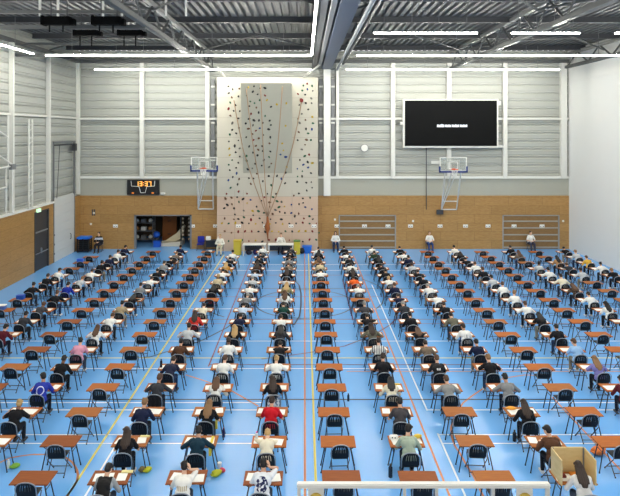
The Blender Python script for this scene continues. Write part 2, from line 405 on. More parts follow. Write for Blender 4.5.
# tall sectional door with rails
o = empty('door_5', (XL, (sd[0]+sd[1])/2, 0)); tag(o, kind='structure'); hy = (sd[1]-sd[0])/2
M_sec = mat('sectional door grey', (206, 207, 203), .5)
b = MB()
for i in range(7): b.box(-.1, .0, -hy+.02, hy-.02, i*.592+.008, (i+1)*.592-.004)
b.build('panel', M_sec, o)
b = MB()
for s in (-1, 1): b.box(-.05, .04, s*hy-.04, s*hy+.04, 0, 7.75)
b.box(-.05, .06, -hy-.05, hy+.05, 7.68, 7.78); b.build('guide_rail', M_grey, o)
MB().cone((.08, -hy, 7.55), .05, (.08, hy, 7.55), .05, 10).box(.02, .25, hy-.5, hy-.15, 7.1, 7.6).build('drive_shaft', M_dkgrey, o)
MB().cone((.06, -hy+.35, 4.1), .018, (.06, -hy+.8, 7.5), .018, 5).cone((.06, hy-.25, 4.1), .018, (.06, hy-.1, 7.5), .018, 5).build('cable', M_dkgrey, o)
MB().tube([(.01, .95, 1.05), (.08, .95, 1.1), (.08, .95, 1.4), (.01, .95, 1.45)], .02, 6).build('handle', M_dkgrey, o)
b = MB()
for z in (.5, 1.1, 1.7): b.box(0, .05, -hy+.0, -hy+.08, z, z+.12)
b.build('hinge', M_black, o)

# ---------------------------------------------------------------- climbing wall
def cw_fn(nt, x, y, z, v):
    return math_node(nt, 'LESS_THAN', z, 3.86)
M_climb = mat_mask('climbing panel', (192, 188, 174), (200, 176, 156), cw_fn, .8)
cx0, cx1 = (217-CX)*.0705, (318-CX)*.0705; YC = YB-.78
px0, px1 = (240.5-CX)*.0674, (291.5-CX)*.0674; zo, zt_ = 5.5, 11.70; out = 1.85
b0_ = MB().box(cx0, cx1, YC, YB-.02, 0, 12.25); b = MB()
b.poly([(px0, YC, zo), (px0, YC-out, zt_), (px0, YC, zt_)], (px1-px0, 0, 0))
o = b0_.build('climbing_wall', M_climb)
b.build('overhang_panel', mat('overhang grey', (172, 171, 157), .8, var=.03, vscale=2), o); tag(o, 'tall beige climbing wall with grey overhanging centre panel on the back wall', 'climbing wall')
f = MB()
for z in (1.3, 2.5, 3.84, 5.2, 6.6, 8, 9.4, 10.8): f.box(cx0, cx1, YC-.004, YC+.01, z, z+.015)
for x in (cx0+1.25, px0, (px0+px1)/2, px1, ): f.box(x-.008, x+.008, YC-.004, YC+.01, 0, 4.3)
f.build('panel_seam', mat('panel seam', (158, 146, 132), .8), o)
def cw_point(x, z):
    if px0 < x < px1 and zo < z < zt_: return Vector((x, YC-out*(z-zo)/(zt_-zo), z))
    return Vector((x, YC, z))
rnd = random.Random(5)
hold_meshes = []
for i in range(4):
    b = MB(); b.ball((0, -.012, 0), (.052+.012*i, .045, .045+.007*(i % 2)), 2)
    for v in b.bm.verts: v.co += v.co.normalized()*rnd.uniform(-.008, .008)
    for v in b.bm.verts: v.co.y = min(v.co.y, 0)
    b.cone((0, -.02, 0), .02, (0, -.062, 0), .012, 6)
    me = b.mesh('climbing_hold', True); me.materials.append(None); hold_meshes.append(me)
hc = {'black': (34, 34, 40), 'dark red': (128, 30, 30), 'green': (36, 92, 66), 'yellow': (196, 164, 40), 'blue': (40, 66, 130), 'brown': (110, 74, 52), 'grey': (110, 108, 104)}
pool = ['black']*12+['dark red']*2+['green']*3+['yellow']*1+['blue']*1+['brown']*3+['grey']*2
def hold(x, z, zone, col=None):
    c = col or rnd.choice(pool)
    o = use(rnd.choice(hold_meshes), 'climbing_hold', mat('hold '+c, hc[c], .6)); o.location = cw_point(x, z); o.rotation_euler = (0, rnd.uniform(0, 6), 0)
    s = rnd.uniform(1.0, 1.4); o.scale = (s, s, s)
    tag(o, 'small %s climbing hold bolted on the %s' % (c, zone), 'climbing hold', '%s holds on the %s' % (c, zone))
    return o
pts = []
def scatter(n, x0, x1, z0, z1, zone, d=.36, cols=None):
    k = 0; t = 0
    while k < n and t < 6000:
        t += 1; x = rnd.uniform(x0, x1); z = rnd.uniform(z0, z1)
        if all((x-a)**2+(z-c)**2 > d*d for a, c in pts):
            pts.append((x, z)); hold(x, z, zone, rnd.choice(cols) if cols else None); k += 1
scatter(38, cx0+.8, px0-.25, 4.2, 11.7, 'left strip of the climbing wall')
scatter(62, px0+.25, px1-1.4, 4.6, 11.5, 'overhanging centre panel of the climbing wall', .3)
scatter(12, px1-1.2, px1-.3, 4.6, 11.3, 'overhanging centre panel of the climbing wall', .3, ['yellow', 'blue', 'black', 'yellow'])
scatter(46, px1+.35, cx1-.35, 4.2, 11.9, 'right strip of the climbing wall', .3)
for r_, z in enumerate((.75, 1.35, 1.95)):
    for i in range(15): hold(cx0+.35+i*.475+(.2 if r_ % 2 else 0), z+rnd.uniform(-.07, .07), 'low rows of the climbing wall', rnd.choice(['black', 'dark red', 'green', 'black', 'dark red', 'brown', 'yellow']))
scatter(58, cx0+.5, cx1-.3, 2.2, 4.1, 'pinkish lower climbing panels', .3)
big = hold((301.5-CX)*.0705, 8.4+(132-100.5)*.0705, 'right strip of the climbing wall', 'dark red'); big.scale = (2.6, 2.6, 2.6)
big['label'] = 'large red round hold at the upper right of the climbing wall'; del big['group']
M_rope = mat('brown rope', (168, 138, 112), .9); knot = Vector(((267-CX)*.069, YC-.35, H-(218-HY)*.0697))
ropes = [(233, 100, 'leftmost climbing rope fixed on the left strip'), (248, 90, 'climbing rope from the panel top, second from left'), (262, 86, 'climbing rope hanging from the middle of the panel top'),
         (283, 88, 'climbing rope from the panel top, second from right'), (301.5, 101, 'rightmost climbing rope under the large red hold')]
for xp, yp, lb in ropes:
    zt = H-(yp-HY)*.0695; xt = (xp-CX)*.0695; a = cw_point(xt, zt)+Vector((0, -.1, 0))
    pts_ = []
    for i in range(13):
        t = i/12; p = a.lerp(knot, t); sag = math.sin(math.pi*t)
        p.x += (knot.x-a.x)*(-.13)*sag; lim = cw_point(p.x, p.z).y-.09; p.y = min(p.y, lim); pts_.append(p)
    tag(MB().tube(pts_, .03, 6).build('climbing_rope', M_rope, None, True), lb+', gathered at the knot', 'rope')
b = MB(); k = knot
b.tube([k+Vector((0, 0, .15)), k, k+Vector((.02, 0, -.3)), k+Vector((-.03, 0, -.6)), k+Vector((.02, 0, -.8)), k+Vector((0, 0, -1.05)), k+Vector((.04, 0, -1.6))], [.04, .07, .1, .19, .17, .07, .03], 10)
o = b.build('rope_bundle', mat('orange brown rope', (150, 88, 50), .9, bump=.5), None, True); tag(o, 'thick orange brown bundle of rope ends tied at the bottom of the climbing wall', 'rope')
for k_, (a, c, lb) in enumerate((((cx0+.6, YC+.2, 12.2), (cx0+.2, YC-1.2, 12.85), 'left'), ((cx1-1.1, YC+.2, 12.2), (cx1+.1, YC-2.4, 12.9), 'right'))):
    trim(MB().bar(a, c, .1, .1), M_steel)

# ---------------------------------------------------------------- screen, scoreboard, hoops
a, c = P(405, 100.5, YB-.5), P(497, 146, YB-.5); o = empty('video_screen', ((a.x+c.x)/2, YB-.4, (a.z+c.z)/2)); tag(o, 'large black video screen with one line of small white text', 'screen')
hx, hz = (c.x-a.x)/2, (a.z-c.z)/2
MB().box(-hx-.12, hx+.12, -.05, .3, -hz-.12, hz+.12).build('screen_frame', M_white, o)
MB().box(-hx, hx, -.09, -.04, -hz, hz).build('display', mat('screen black', (12, 13, 14), .6, spec=.1), o)
b = MB(); r2 = random.Random(2); x = -.98; zt = -.19                                    # the line of text is too small to read: strokes of the same rhythm
for wl in (5, 4, 5, 5):
    for i in range(wl):
        b.box(x, x+.03, -.1, -.088, zt-.08, zt+.08); b.box(x, x+.085, -.1, -.088, zt+.05-(i % 2)*.1, zt+.085-(i % 2)*.1)
        b.box(x+.06, x+.085, -.1, -.088, zt-.08, zt+(.13 if r2.random() < .2 else .06)); x += .105
    x += .05
b.build('screen_text', mat('screen text', (230, 236, 240), .5, emit=(235, 240, 250), estr=.9), o)
MB().box(-hx-.3, -hx-.1, .0, .35, -.1, .1).box(hx+.1, hx+.3, .0, .35, hz*.8, hz*.8+.3).box(hx+.1, hx+.5, .0, .35, -hz-.1, -hz+.05).build('bracket', M_steel, o)

a, c = P(127, 180, YB-.15), P(159, 194.8, YB-.15); o = empty('scoreboard', ((a.x+c.x)/2, YB-.1, (a.z+c.z)/2)); tag(o, 'black scoreboard with amber digits over the open storage door', 'scoreboard')
hx, hz = (c.x-a.x)/2, (a.z-c.z)/2
MB().box(-hx, hx, -.06, .16, -hz, hz, bev=.02).build('case', M_black, o)
SEG = {'1': 'bc', '3': 'abgcd', '7': 'abc'}
M_amb = mat('amber digit', (255, 190, 90), .5, emit=(255, 190, 95), estr=.9)
b = MB(); x = -.52
for ch in '13:37':
    w, hh, t = .2, .34, .05; zc = .26
    if ch == ':':
        for z in (zc-.08, zc+.08): b.box(x, x+.05, -.075, -.06, z-.025, z+.025)
        x += .11; continue
    for sgm in SEG[ch]:
        r_ = {'a': (0, w, hh/2-t, hh/2), 'g': (0, w, -t/2, t/2), 'd': (0, w, -hh/2, -hh/2+t), 'b': (w-t, w, 0, hh/2), 'c': (w-t, w, -hh/2, 0), 'f': (0, t, 0, hh/2), 'e': (0, t, -hh/2, 0)}[sgm]
        b.box(x+r_[0], x+r_[1], -.075, -.06, zc+r_[2], zc+r_[3])
    x += w+.07
b.build('digit_display', M_amb, o)
b = MB()
def sl(p, q): b.bar((p[0], -.068, p[1]), (q[0], -.068, q[1]), .012, .035)
for s in (-1, 1):
    sl((s*.85, .48), (s*.82, .1)); sl((s*.82, .1), (s*.28, .06)); sl((s*.28, .06), (s*.16, -.38))
sl((-.16, -.38), (.16, -.38)); b.build('court_outline', M_white, o)
MB().box(-.8, -.65, -.07, -.06, -.45, -.35).box(.62, .78, -.07, -.06, -.45, -.35).build('indicator', mat('amber lamp', (200, 110, 40), .5, emit=(220, 120, 40), estr=.6), o)
tag(MB().box(c.x+.08, c.x+.4, YB-.1, YB+.07, c.z+.02, c.z+.16, bev=.02).build('alarm_box', M_white), 'small white box on the ledge right of the scoreboard', 'box')

M_board = mat('board glass', (244, 248, 246), .05, spec=.3, trans=.9, ior=1.05)
M_pad = mat('blue padding', (28, 52, 120), .5); M_rim = mat('orange rim', (214, 84, 40), .4)
def hoop(x0, x1, y0, y1, fx0, fx1, fy, lb, left):
    Y = 39.7; a, c = P(x0, y0, Y), P(x1, y1, Y); o = empty('basketball_hoop', ((a.x+c.x)/2, Y, c.z)); tag(o, lb, 'basketball hoop')
    hw, ht = (c.x-a.x)/2, a.z-c.z
    MB().box(-hw+.04, hw-.04, -.012, .012, .04, ht-.04).build('backboard', M_board, o)
    f = MB(); f.box(-hw, hw, -.03, .03, 0, .06); f.box(-hw, hw, -.03, .03, ht-.06, ht); f.box(-hw, -hw+.06, -.03, .03, .06, ht-.06); f.box(hw-.06, hw, -.03, .03, .06, ht-.06)
    for z0, z1 in ((.15, .19), (.6, .64)): f.box(-.3, .3, -.026, -.012, z0, z1)
    for s in (-.3, .26): f.box(s, s+.04, -.026, -.012, .19, .6)
    f.build('board_frame', M_white, o)
    p = MB(); p.box(-hw-.04, hw+.04, -.05, .05, -.08, .04)
    for s in (-1, 1): p.box(s*hw-.05, s*hw+.05, -.05, .05, -.08, .34)
    p.build('edge_padding', M_pad, o)
    rim = [(.225*math.cos(t*math.pi/10), -.38+.225*math.sin(t*math.pi/10), .16) for t in range(20)]
    MB().tube(rim, .02, 6, True).box(-.1, .1, -.17, -.02, .1, .2).build('rim', M_rim, o)
    nt_ = MB()
    for t in range(12):
        q = t*math.pi/6; nt_.tube([(.22*math.cos(q), -.38+.22*math.sin(q), .15), (.16*math.cos(q+.3), -.38+.16*math.sin(q+.3), -.08), (.12*math.cos(q), -.38+.12*math.sin(q), -.3)], .008, 4)
        nt_.tube([(.22*math.cos(q), -.38+.22*math.sin(q), .15), (.16*math.cos(q-.3), -.38+.16*math.sin(q-.3), -.08), (.12*math.cos(q), -.38+.12*math.sin(q), -.3)], .008, 4)
    nt_.build('net', M_paper, o)
    yb = YB-.12-Y; l, r_ = (fx0-CX)*.0716-o.location.x, (fx1-CX)*.0716-o.location.x; zb = H-(fy-HY)*.0716-o.location.z
    f = MB(); tw = .045
    bl, br_, tl, tr = Vector((l, yb, zb)), Vector((r_, yb, zb)), Vector((-hw*.55, .12, .1)), Vector((hw*.62, .12, .1))
    f.cone(bl, tw, br_, tw); f.cone(bl, tw, tl, tw); f.cone(br_, tw, tr, tw)
    f.cone(bl.lerp(tl, .22), tw*.8, br_.lerp(tr, .22), tw*.8); f.cone(bl, tw*.8, tr.lerp(tl, .25), tw*.8); f.cone(bl.lerp(tl, .1), tw*.8, tr.lerp(tl, .55), tw*.8)
    f.cone(tl, tw, tr, tw)
    for s in (-1, 1): f.cone((s*.4, .12, .1), tw*.8, (s*.4, .05, .75), tw*.8); f.cone((s*.4, .06, .7), tw*.8, (s*.4, yb, .5), tw*.8)
    f.cone((-.4, .06, .7), tw*.8, (.4, .06, .7), tw*.8); f.build('support_frame', M_white, o)
    if left is False:
        MB().box(l-.35, l+.12, yb-.05, yb+.12, zb-.35, zb-.02).build('winch_box', M_dkgrey, o)
        MB().cone((-hw*1.25, yb, zb), .03, (-hw*1.25, yb, 4.2), .03, 6).build('winch_cable', M_dkgrey, o)
        MB().box(-hw-.5, -.1, .2, .3, .5, .68).build('cross_arm', M_steel, o)
hoop(191, 217.3, 157, 170.5, 198.3, 213.3, 209, 'basketball backboard on raised white frame left of the climbing wall', True)
hoop(439.7, 466.8, 157, 171.5, 441.5, 456.5, 209.5, 'basketball backboard on raised white frame below the video screen', False)
o = empty('wall_clock', P(364.5, 148, YB-.05)); tag(o, 'round white disc on the cladding left of the screen', 'clock')
MB().cone((0, .1, 0), .26, (0, -.03, 0), .26, 24).build('face', M_white, o)
MB().tube([(.26*math.cos(t*math.pi/12), -.02, .26*math.sin(t*math.pi/12)) for t in range(24)], .02, 6, True).build('ring', M_grey, o)
# folded goal frame on the left wall and the small window below it
o = empty('folded_hoop_frame', (XL+.16, 31.5, 0)); tag(o, 'white folded basketball frame fixed high on the left wall', 'frame')
f = MB()
for a, c in (((0, -3, 6.4), (0, 1.5, 6.55)), ((0, -3, 8.3), (.05, 1.2, 6.6)), ((0, .6, 4.05), (0, .6, 6.5)), ((0, 1.25, 4.05), (0, 1.25, 6.5)), ((0, -3, 5.3), (0, .6, 5.45)), ((.0, -2.2, 9.2), (.0, .8, 8.1)), ((0, .8, 9.3), (0, .8, 6.5))):
    f.cone(a, .05, c, .05)
f.build('tube_frame', M_steel, o)
MB().box(-.05, .1, 1.0, 1.5, 6.35, 6.65).build('hinge_plate', M_grey, o)
tag(MB().box(XL-.12, XL+.04, 29.8, 31.6, 4.05, 5.1).build('window_1', M_grey), kind='structure')
o = bpy.data.objects['window_1']; MB().box(XL+.02, XL+.06, 29.95, 31.45, 4.2, 4.95).build('pane', mat('dark pane', (120, 128, 132), .1, spec=.6), o)
o = empty('floor_post', (XL+.14, 35.0, ZW+.12)); tag(o, 'slim white lattice ladder post on the left wall ledge', 'post')
f = MB()
for y in (-.22, .22): f.cone((0, y, 0), .05, (0, y, 5.2), .05, 6)
f.build('upright', M_steel, o); g = MB()
for i in range(13): g.cone((0, -.22, .3+i*.38), .02, (0, .22, .3+i*.38+(.2 if i % 2 else 0)), .02, 5)
g.build('rung', M_steel, o)

# paper signs on the back wall
for i, xp in enumerate((115.5, 192.5, 215.5, 238.5, 265.5, 291, 314, 337, 364.5, 388, 410.5, 440, 465.5, 488, 514, 542)):
    on = 217 < xp < 318; Y = (YC if on else YB)
    for d in doors[1:]:
        if d[0] < (xp-CX)*YB/F < d[1]: Y = YB+.06
    if abs((xp-CX)*YB/F-6.0) < .1: Y = YB+.06
    X = (xp-CX)*Y/F; Z = H-(226-HY)*Y/F
    o = empty('wall_sign', (X, Y, Z)); tag(o, 'white double paper sheet taped to the back wall, %s from the left' % ('first second third fourth fifth sixth seventh eighth ninth tenth eleventh twelfth thirteenth fourteenth fifteenth sixteenth'.split()[i]), 'paper sign', 'row signs on the back wall')
    for s in (-1, 1): MB().box(s*.09-.083, s*.09+.083, -.012, -.002, -.11, .11).build('sheet', M_paper, o)
    b = MB()
    for s in (-1, 1): b.box(s*.09-.035, s*.09+.035, -.0135, -.012, -.07, .01); 
    b.build('printed_mark', M_grey, o)
for xp, yp, lb in ((91, 224, 'far left corner'), (335, 219.5, 'left of the middle shutter'), (413, 221, 'right of the middle shutter'), (563, 221, 'right of the right shutter'), (94, 213, 'grey panel side of the left corner')):
    p = P(xp, yp, YB); o = MB().box(p.x-.07, p.x+.07, YB-.05, YB+.01, p.z-.07, p.z+.07, bev=.015).build('wall_box', M_white); tag(o, 'tiny white wall box on the oak panels, %s' % lb, 'wall box')
o = MB().box(P(92, 0, YB).x, P(93.3, 0, YB).x, YB-.03, YB+.01, 2.4, 2.85).box(P(94, 0, YB).x, P(95.3, 0, YB).x, YB-.03, YB+.01, 2.4, 2.85).build('wall_plate', M_dkgrey); tag(o, 'pair of dark narrow plates on the oak wall near left corner', 'wall plate')

# ---------------------------------------------------------------- desks and chairs
wood_tones = {'orange': wood_mat('desk top orange brown', (156, 82, 24), (172, 98, 34), 3, .55, (1, 10, 1), spec=.2),
              'mid': wood_mat('desk top mid brown', (148, 84, 32), (164, 100, 44), 3, .55, (1, 10, 1), spec=.2),
              'red': wood_mat('desk top red brown', (128, 66, 24), (144, 78, 32), 3, .55, (1, 10, 1), spec=.2)}
DW, DD = .86, .55
def desk_proto():
    r = empty('exam_desk', (0, 0, 0))
    me = MB().box(-DW/2, DW/2, -DD/2, DD/2, HD-.026, HD, bev=.006).mesh('desk_top'); me.materials.append(None); use(me, 'tabletop', wood_tones['mid'], r)
    for sx in (-1, 1):
        for sy in (-1, 1):
            b = MB(); b.cone((sx*.29, sy*.13, HD-.03), .014, (sx*.42, sy*.17, .012), .014, 8)
            b.cone((sx*.405, sy*.19, HD-.028), .011, (sx*.315, sy*.14, .57), .011, 6); b.cone((sx*.42, sy*.17, 0), .019, (sx*.42, sy*.17, .03), .017, 8)
            b.build('leg', M_deskleg, r)
    MB().box(-.36, .36, -.2, -.17, HD-.05, HD-.026).box(-.36, .36, .17, .2, HD-.05, HD-.026).cone((-.33, -.14, .5), .011, (-.33, .14, .5), .011, 6).cone((.33, -.14, .5), .011, (.33, .14, .5), .011, 6).build('under_frame', M_deskleg, r)
    return r
def backrest_mesh():
    bm = bmesh.new(); nx, nz = 31, 8; g = []
    for j in range(nz+1):
        t = j/nz; row = []
        hw = .205 if t < .35 else .205*math.sqrt(max(.0, 1-((t-.35)/.72)**2.6))
        for i in range(nx+1):
            u = i/nx*2-1; x = u*hw
            row.append(bm.verts.new((x, -.195-.03*(1-u*u)-.06*t, .475+.32*t)))
        g.append(row)
    for j in range(nz):
        for i in range(nx):
            if 3 <= j <= 6 and i in (6, 10, 14, 16, 20, 24): continue                    # moulded slots
            bm.faces.new((g[j][i], g[j][i+1], g[j+1][i+1], g[j+1][i]))
    bmesh.ops.recalc_face_normals(bm, faces=bm.faces)
    bmesh.ops.solidify(bm, geom=bm.faces[:], thickness=.016)
    me = bpy.data.meshes.new('backrest'); bm.to_mesh(me); bm.free(); me.materials.append(M_seat); return me
def chair_proto():
    r = empty('folding_chair', (0, 0, 0))
    b = MB().box(-.2, .2, -.19, .2, .425, .455, bev=.014); b.build('seat', M_seat, r)
    link(bpy.data.objects.new('backrest', backrest_mesh()), r)
    arch = [(-.222, -.195, .42), (-.224, -.215, .56), (-.222, -.245, .68)]
    for i in range(1, 10):
        a = math.pi*i/10; arch.append((-.222*math.cos(a)**1 if True else 0, -.25-.018*math.sin(a), .68+.135*math.sin(a)))
    arch += [(.222, -.245, .68), (.224, -.215, .56), (.222, -.195, .42)]
    MB().tube(arch, .0125, 8).build('back_frame', M_frame, r, True)
    for s in (-1, 1):
        MB().cone((s*.222, -.2, .43), .0125, (s*.222, .2, .01), .0125, 8).cone((s*.222, .2, 0), .017, (s*.222, .2, .03), .016, 8).build('leg', M_chairleg, r)
        MB().cone((s*.2, .13, .42), .0125, (s*.2, -.24, .01), .0125, 8).cone((s*.2, -.24, 0), .017, (s*.2, -.24, .03), .016, 8).build('leg', M_chairleg, r)
    MB().cone((-.2, -.19, .085), .01, (.2, -.19, .085), .01, 6).build('stretcher', M_chairleg, r); MB().cone((-.222, .14, .08), .01, (.222, .14, .08), .01, 6).build('stretcher', M_chairleg, r)
    return r

# ---------------------------------------------------------------- people
V = Vector
def ik(S, W, l1, l2, pole):
    d = W-S; L = d.length
    if L > (l1+l2)*.985: W = S+d*((l1+l2)*.985/L); d = W-S; L = d.length
    a = (l1*l1-l2*l2+L*L)/(2*L); h = math.sqrt(max(0, l1*l1-a*a)); u = d/L
    p = pole-u*pole.dot(u); p.normalize(); return S+u*a+p*h, W
def make_pose(lean_, pitch, wl, wr, pl=(-.7, -.3, -.8), pr=(.7, -.3, -.8), look=0, feet=.40, curve=.04, lookz=1.0):
    lean = lean_+6 if lean_ > 0 else lean_
    J = {}; a = R(lean); dr = V((0, math.sin(a), math.cos(a)))
    Hp = V((0, 0, .545)); J['hip'] = Hp; J['waist'] = Hp+dr*.16+V((0, -.01, 0)); J['chest'] = Hp+dr*.33+V((0, .005, 0))
    nb = Hp+dr*.475+V((0, curve, -curve*.5)); J['neck'] = nb; J['bn'] = V((0, -math.cos(a), math.sin(a)))
    ph = R(pitch); f = V((math.sin(R(look))*math.cos(ph), math.cos(R(look))*math.cos(ph), math.sin(ph)))      # face direction
    x = f.cross(V((0, 0, 1))).normalized(); z = x.cross(f).normalized()
    J['head'] = nb+V((0, math.sin(a*1.1)*.10, math.cos(a*1.1)*.10))+z*.10+f*.02
    J['hm'] = Matrix((( x.x, f.x, z.x), (x.y, f.y, z.y), (x.z, f.z, z.z)))
    for s, w, p, k in ((-1, wl, pl, 'l'), (1, wr, pr, 'r')):
        S = nb-dr*.05+V((s*.16, 0, 0)); W = V(w); E, W = ik(S, W, .285, .25, V(p)); J['S'+k], J['E'+k], J['W'+k] = S, E, W
        hx_ = V((s*.095, 0, .545)); K = V((s*.12, .41, .50)); A = V((s*.13, feet, .085)); J['H'+k], J['K'+k], J['A'+k] = hx_, K, A
    return J
def torso(mb, J, e):                              # e: cloth thickness
    mb.cap(J['hip']+V((-.07, 0, 0)), .115+e, J['hip']+V((.07, 0, 0)), .115+e)
    mb.cap(J['waist']+V((-.055, 0, 0)), .098+e, J['waist']+V((.055, 0, 0)), .098+e)
    mb.cap(J['chest']+V((-.07, 0, 0)), .108+e, J['chest']+V((.07, 0, 0)), .108+e)
    mb.cap(J['hip'], .12+e, J['waist'], .11+e); mb.cap(J['waist'], .11+e, J['chest'], .125+e)
    mb.cap(J['chest']+V((-.06, 0, 0)), .1+e, J['Sl']*.75+J['neck']*.25, .058+e); mb.cap(J['chest']+V((.06, 0, 0)), .1+e, J['Sr']*.75+J['neck']*.25, .058+e)
    mb.cap(J['Sl'], .056+e, J['Sr'], .056+e)
def hand(mb, W, d, s, curl):
    d = d.normalized(); up = V((0, 0, 1)); sd = d.cross(up); sd = sd.normalized() if sd.length > .01 else V((1, 0, 0)); nrm = sd.cross(d).normalized()
    kn = []
    for i, o in enumerate((-.03, -.01, .011, .031)):
        k = W+d*(.088 if i in (1, 2) else .082)+sd*o; kn.append(k); mb.cap(W+sd*o*.6, .015, k, .0125, 8)
    ln = [.066, .074, .070, .056] if s < 0 else [.056, .070, .074, .066]
    for i, k in enumerate(kn):
        o = (-.03, -.01, .011, .031)[i]; d1 = (d+sd*o*3-nrm*.35*curl).normalized(); m_ = k+d1*ln[i]*.55; d2 = (d1-nrm*1.1*curl).normalized()
        mb.cap(k, .0098, m_, .009, 8); mb.cap(m_, .009, m_+d2*ln[i]*.5, .0075, 8)
    t = -s                                        # thumb leaves the inner side of the palm
    b0 = W+d*.025+sd*t*.022; b1 = b0+(d*.6+sd*t*.8-nrm*.3).normalized()*.045; b2 = b1+(d*.95+sd*t*.15-nrm*.3*curl).normalized()*.035
    mb.cap(b0, .014, b1, .0115, 8); mb.cap(b1, .0115, b2, .009, 8)
def head_shapes(mb, J):
    h, M = J['head'], J['hm']; q = M
    def p(x, y, z): return h+M @ V((x, y, z))
    mb.ball(p(0, -.012, .025), (.074, .094, .092), 3, q); mb.ball(p(0, .022, -.05), (.056, .066, .068), 3, q)
    mb.ball(p(0, .06, -.085), (.028, .024, .022), 2, q)
    mb.cap(p(0, .086, .015), .009, p(0, .104, -.026), .0135, 8); mb.cap(p(-.03, .082, .03), .009, p(.03, .082, .03), .009, 8)
    mb.cap(p(-.018, .083, -.058), .0075, p(.018, .083, -.058), .0075, 8)
    for s in (-1, 1): mb.ball(p(s*.076, -.008, -.008), (.012, .022, .032), 2, q); mb.ball(p(s*.04, .058, -.03), (.022, .02, .022), 2, q)
def body_mesh(J, curl=(.5, .8), dirs=None):
    b = MB(); torso(b, J, 0); head_shapes(b, J)
    b.cap(J['neck']-V((0, 0, .02)), .062, J['head']+J['hm'] @ V((0, -.02, -.05)), .052)
    for k, s in (('l', -1), ('r', 1)):
        b.cap(J['S'+k], .05, J['E'+k], .039); b.cap(J['E'+k], .039, J['W'+k], .026)
        d = (dirs or {}).get(k) or (J['W'+k]-J['E'+k])
        if dirs is None or k not in dirs: d = V((d.x, d.y, d.z*.25-.02))
        hand(b, J['W'+k], V(d), s, curl[0 if s < 0 else 1])
        b.cap(J['H'+k], .085, J['K'+k], .06); b.cap(J['K'+k], .058, J['A'+k], .036)
        b.cap(J['A'+k], .036, J['A'+k]+V((0, -.03, -.045)), .034); b.cap(J['A'+k]+V((0, 0, -.04)), .034, J['A'+k]+V((s*.015, .13, -.055)), .026)
    return remesh(b, 'person', .0065, .22)
def shirt_mesh(J, long, hood=False):
    b = MB(); torso(b, J, .02)
    b.cap(J['chest'], .12, J['neck']-V((0, .0, .012)), .075)
    for k in 'lr':
        S, E, W = J['S'+k], J['E'+k], J['W'+k]
        if long: b.cap(S, .068, E, .056); b.cap(E, .056, E.lerp(W, .9), .041)
        else: b.cap(S, .068, S.lerp(E, .72), .06)
    d = (J['hip']-J['waist']).normalized(); b.cap(J['hip']+V((-.075, 0, .03)), .13, J['hip']+V((.075, 0, .03)), .13)
    if hood: nb = J['neck']; b.cap(nb+V((-.07, -.075, .0)), .045, nb+V((.07, -.075, .0)), .045); b.cap(nb+V((0, -.09, -.0)), .05, nb+V((0, -.11, -.08)), .03)
    return remesh(b, 'shirt', .012, .5)
def trouser_mesh(J):
    b = MB(); b.cap(J['hip']+V((-.08, 0, -.015)), .126, J['hip']+V((.08, 0, -.015)), .126)
    for k in 'lr': b.cap(J['H'+k], .098, J['K'+k], .072); b.cap(J['K'+k], .07, J['A'+k]+V((0, 0, .02)), .053)
    return remesh(b, 'trousers', .013, .5)
def shoe_mesh(J):
    b = MB()
    for k, s in (('l', -1), ('r', 1)):
        A = J['A'+k]; b.cap(A+V((0, -.035, -.047)), .042, A+V((s*.015, .15, -.058)), .033); b.cap(A+V((0, 0, 0)), .044, A+V((0, 0, -.04)), .044)
        b.box(A.x-.04, A.x+.05, A.y-.075, A.y+.17, .0, .025)
    return remesh(b, 'shoes', .012, .5)
def hair_mesh(J, style):
    b = MB(); h, M = J['head'], J['hm']
    def p(x, y, z): return h+M @ V((x, y, z))
    b.ball(p(0, -.028, .036), (.084, .098, .094), 3, M); b.ball(p(0, -.05, -.012), (.079, .072, .078), 3, M)
    for s in (-1, 1): b.ball(p(s*.055, .03, .07), (.035, .045, .035), 2, M)
    if style == 'l':
        nb = J['neck']; bn = J['bn']; pts = [p(0, -.075, -.02), nb+bn*.10+V((0, 0, .03)), J['chest'].lerp(nb, .55)+bn*.145, J['chest']+bn*.155, J['waist'].lerp(J['chest'], .6)+bn*.155]
        for o in (-.09, -.055, -.02, .02, .055, .09):
            q = [pt+V((o*(.75, 1, 1.15, 1.1, .85)[i], abs(o)*.35, 0)) for i, pt in enumerate(pts)]
            if abs(o) > .08: q = q[:4]
            for i in range(len(q)-1): b.cap(q[i], .034-.004*i, q[i+1], .030-.004*i, 8)
        for s in (-1, 1): b.cap(p(s*.06, -.01, .0), .035, J['neck']+V((s*.085, -.03, .02)), .03, 8)
    elif style == 'b': b.ball(p(0, -.13, .05), .045, 2)
    elif style == 'p':
        e = p(0, -.125, .02); b.ball(e, .03, 2); b.cap(e, .03, e+V((0, -.05, -.09)), .032, 8); b.cap(e+V((0, -.05, -.09)), .032, e+V((0, -.035, -.2)), .014, 8)
    else:
        r_ = random.Random(int(h.y*1000))
        for i in range(9): b.ball(p(r_.uniform(-.06, .06), r_.uniform(-.09, .03), .075+r_.uniform(0, .03)), .026, 1)
    return remesh(b, 'hair', .009, .5)

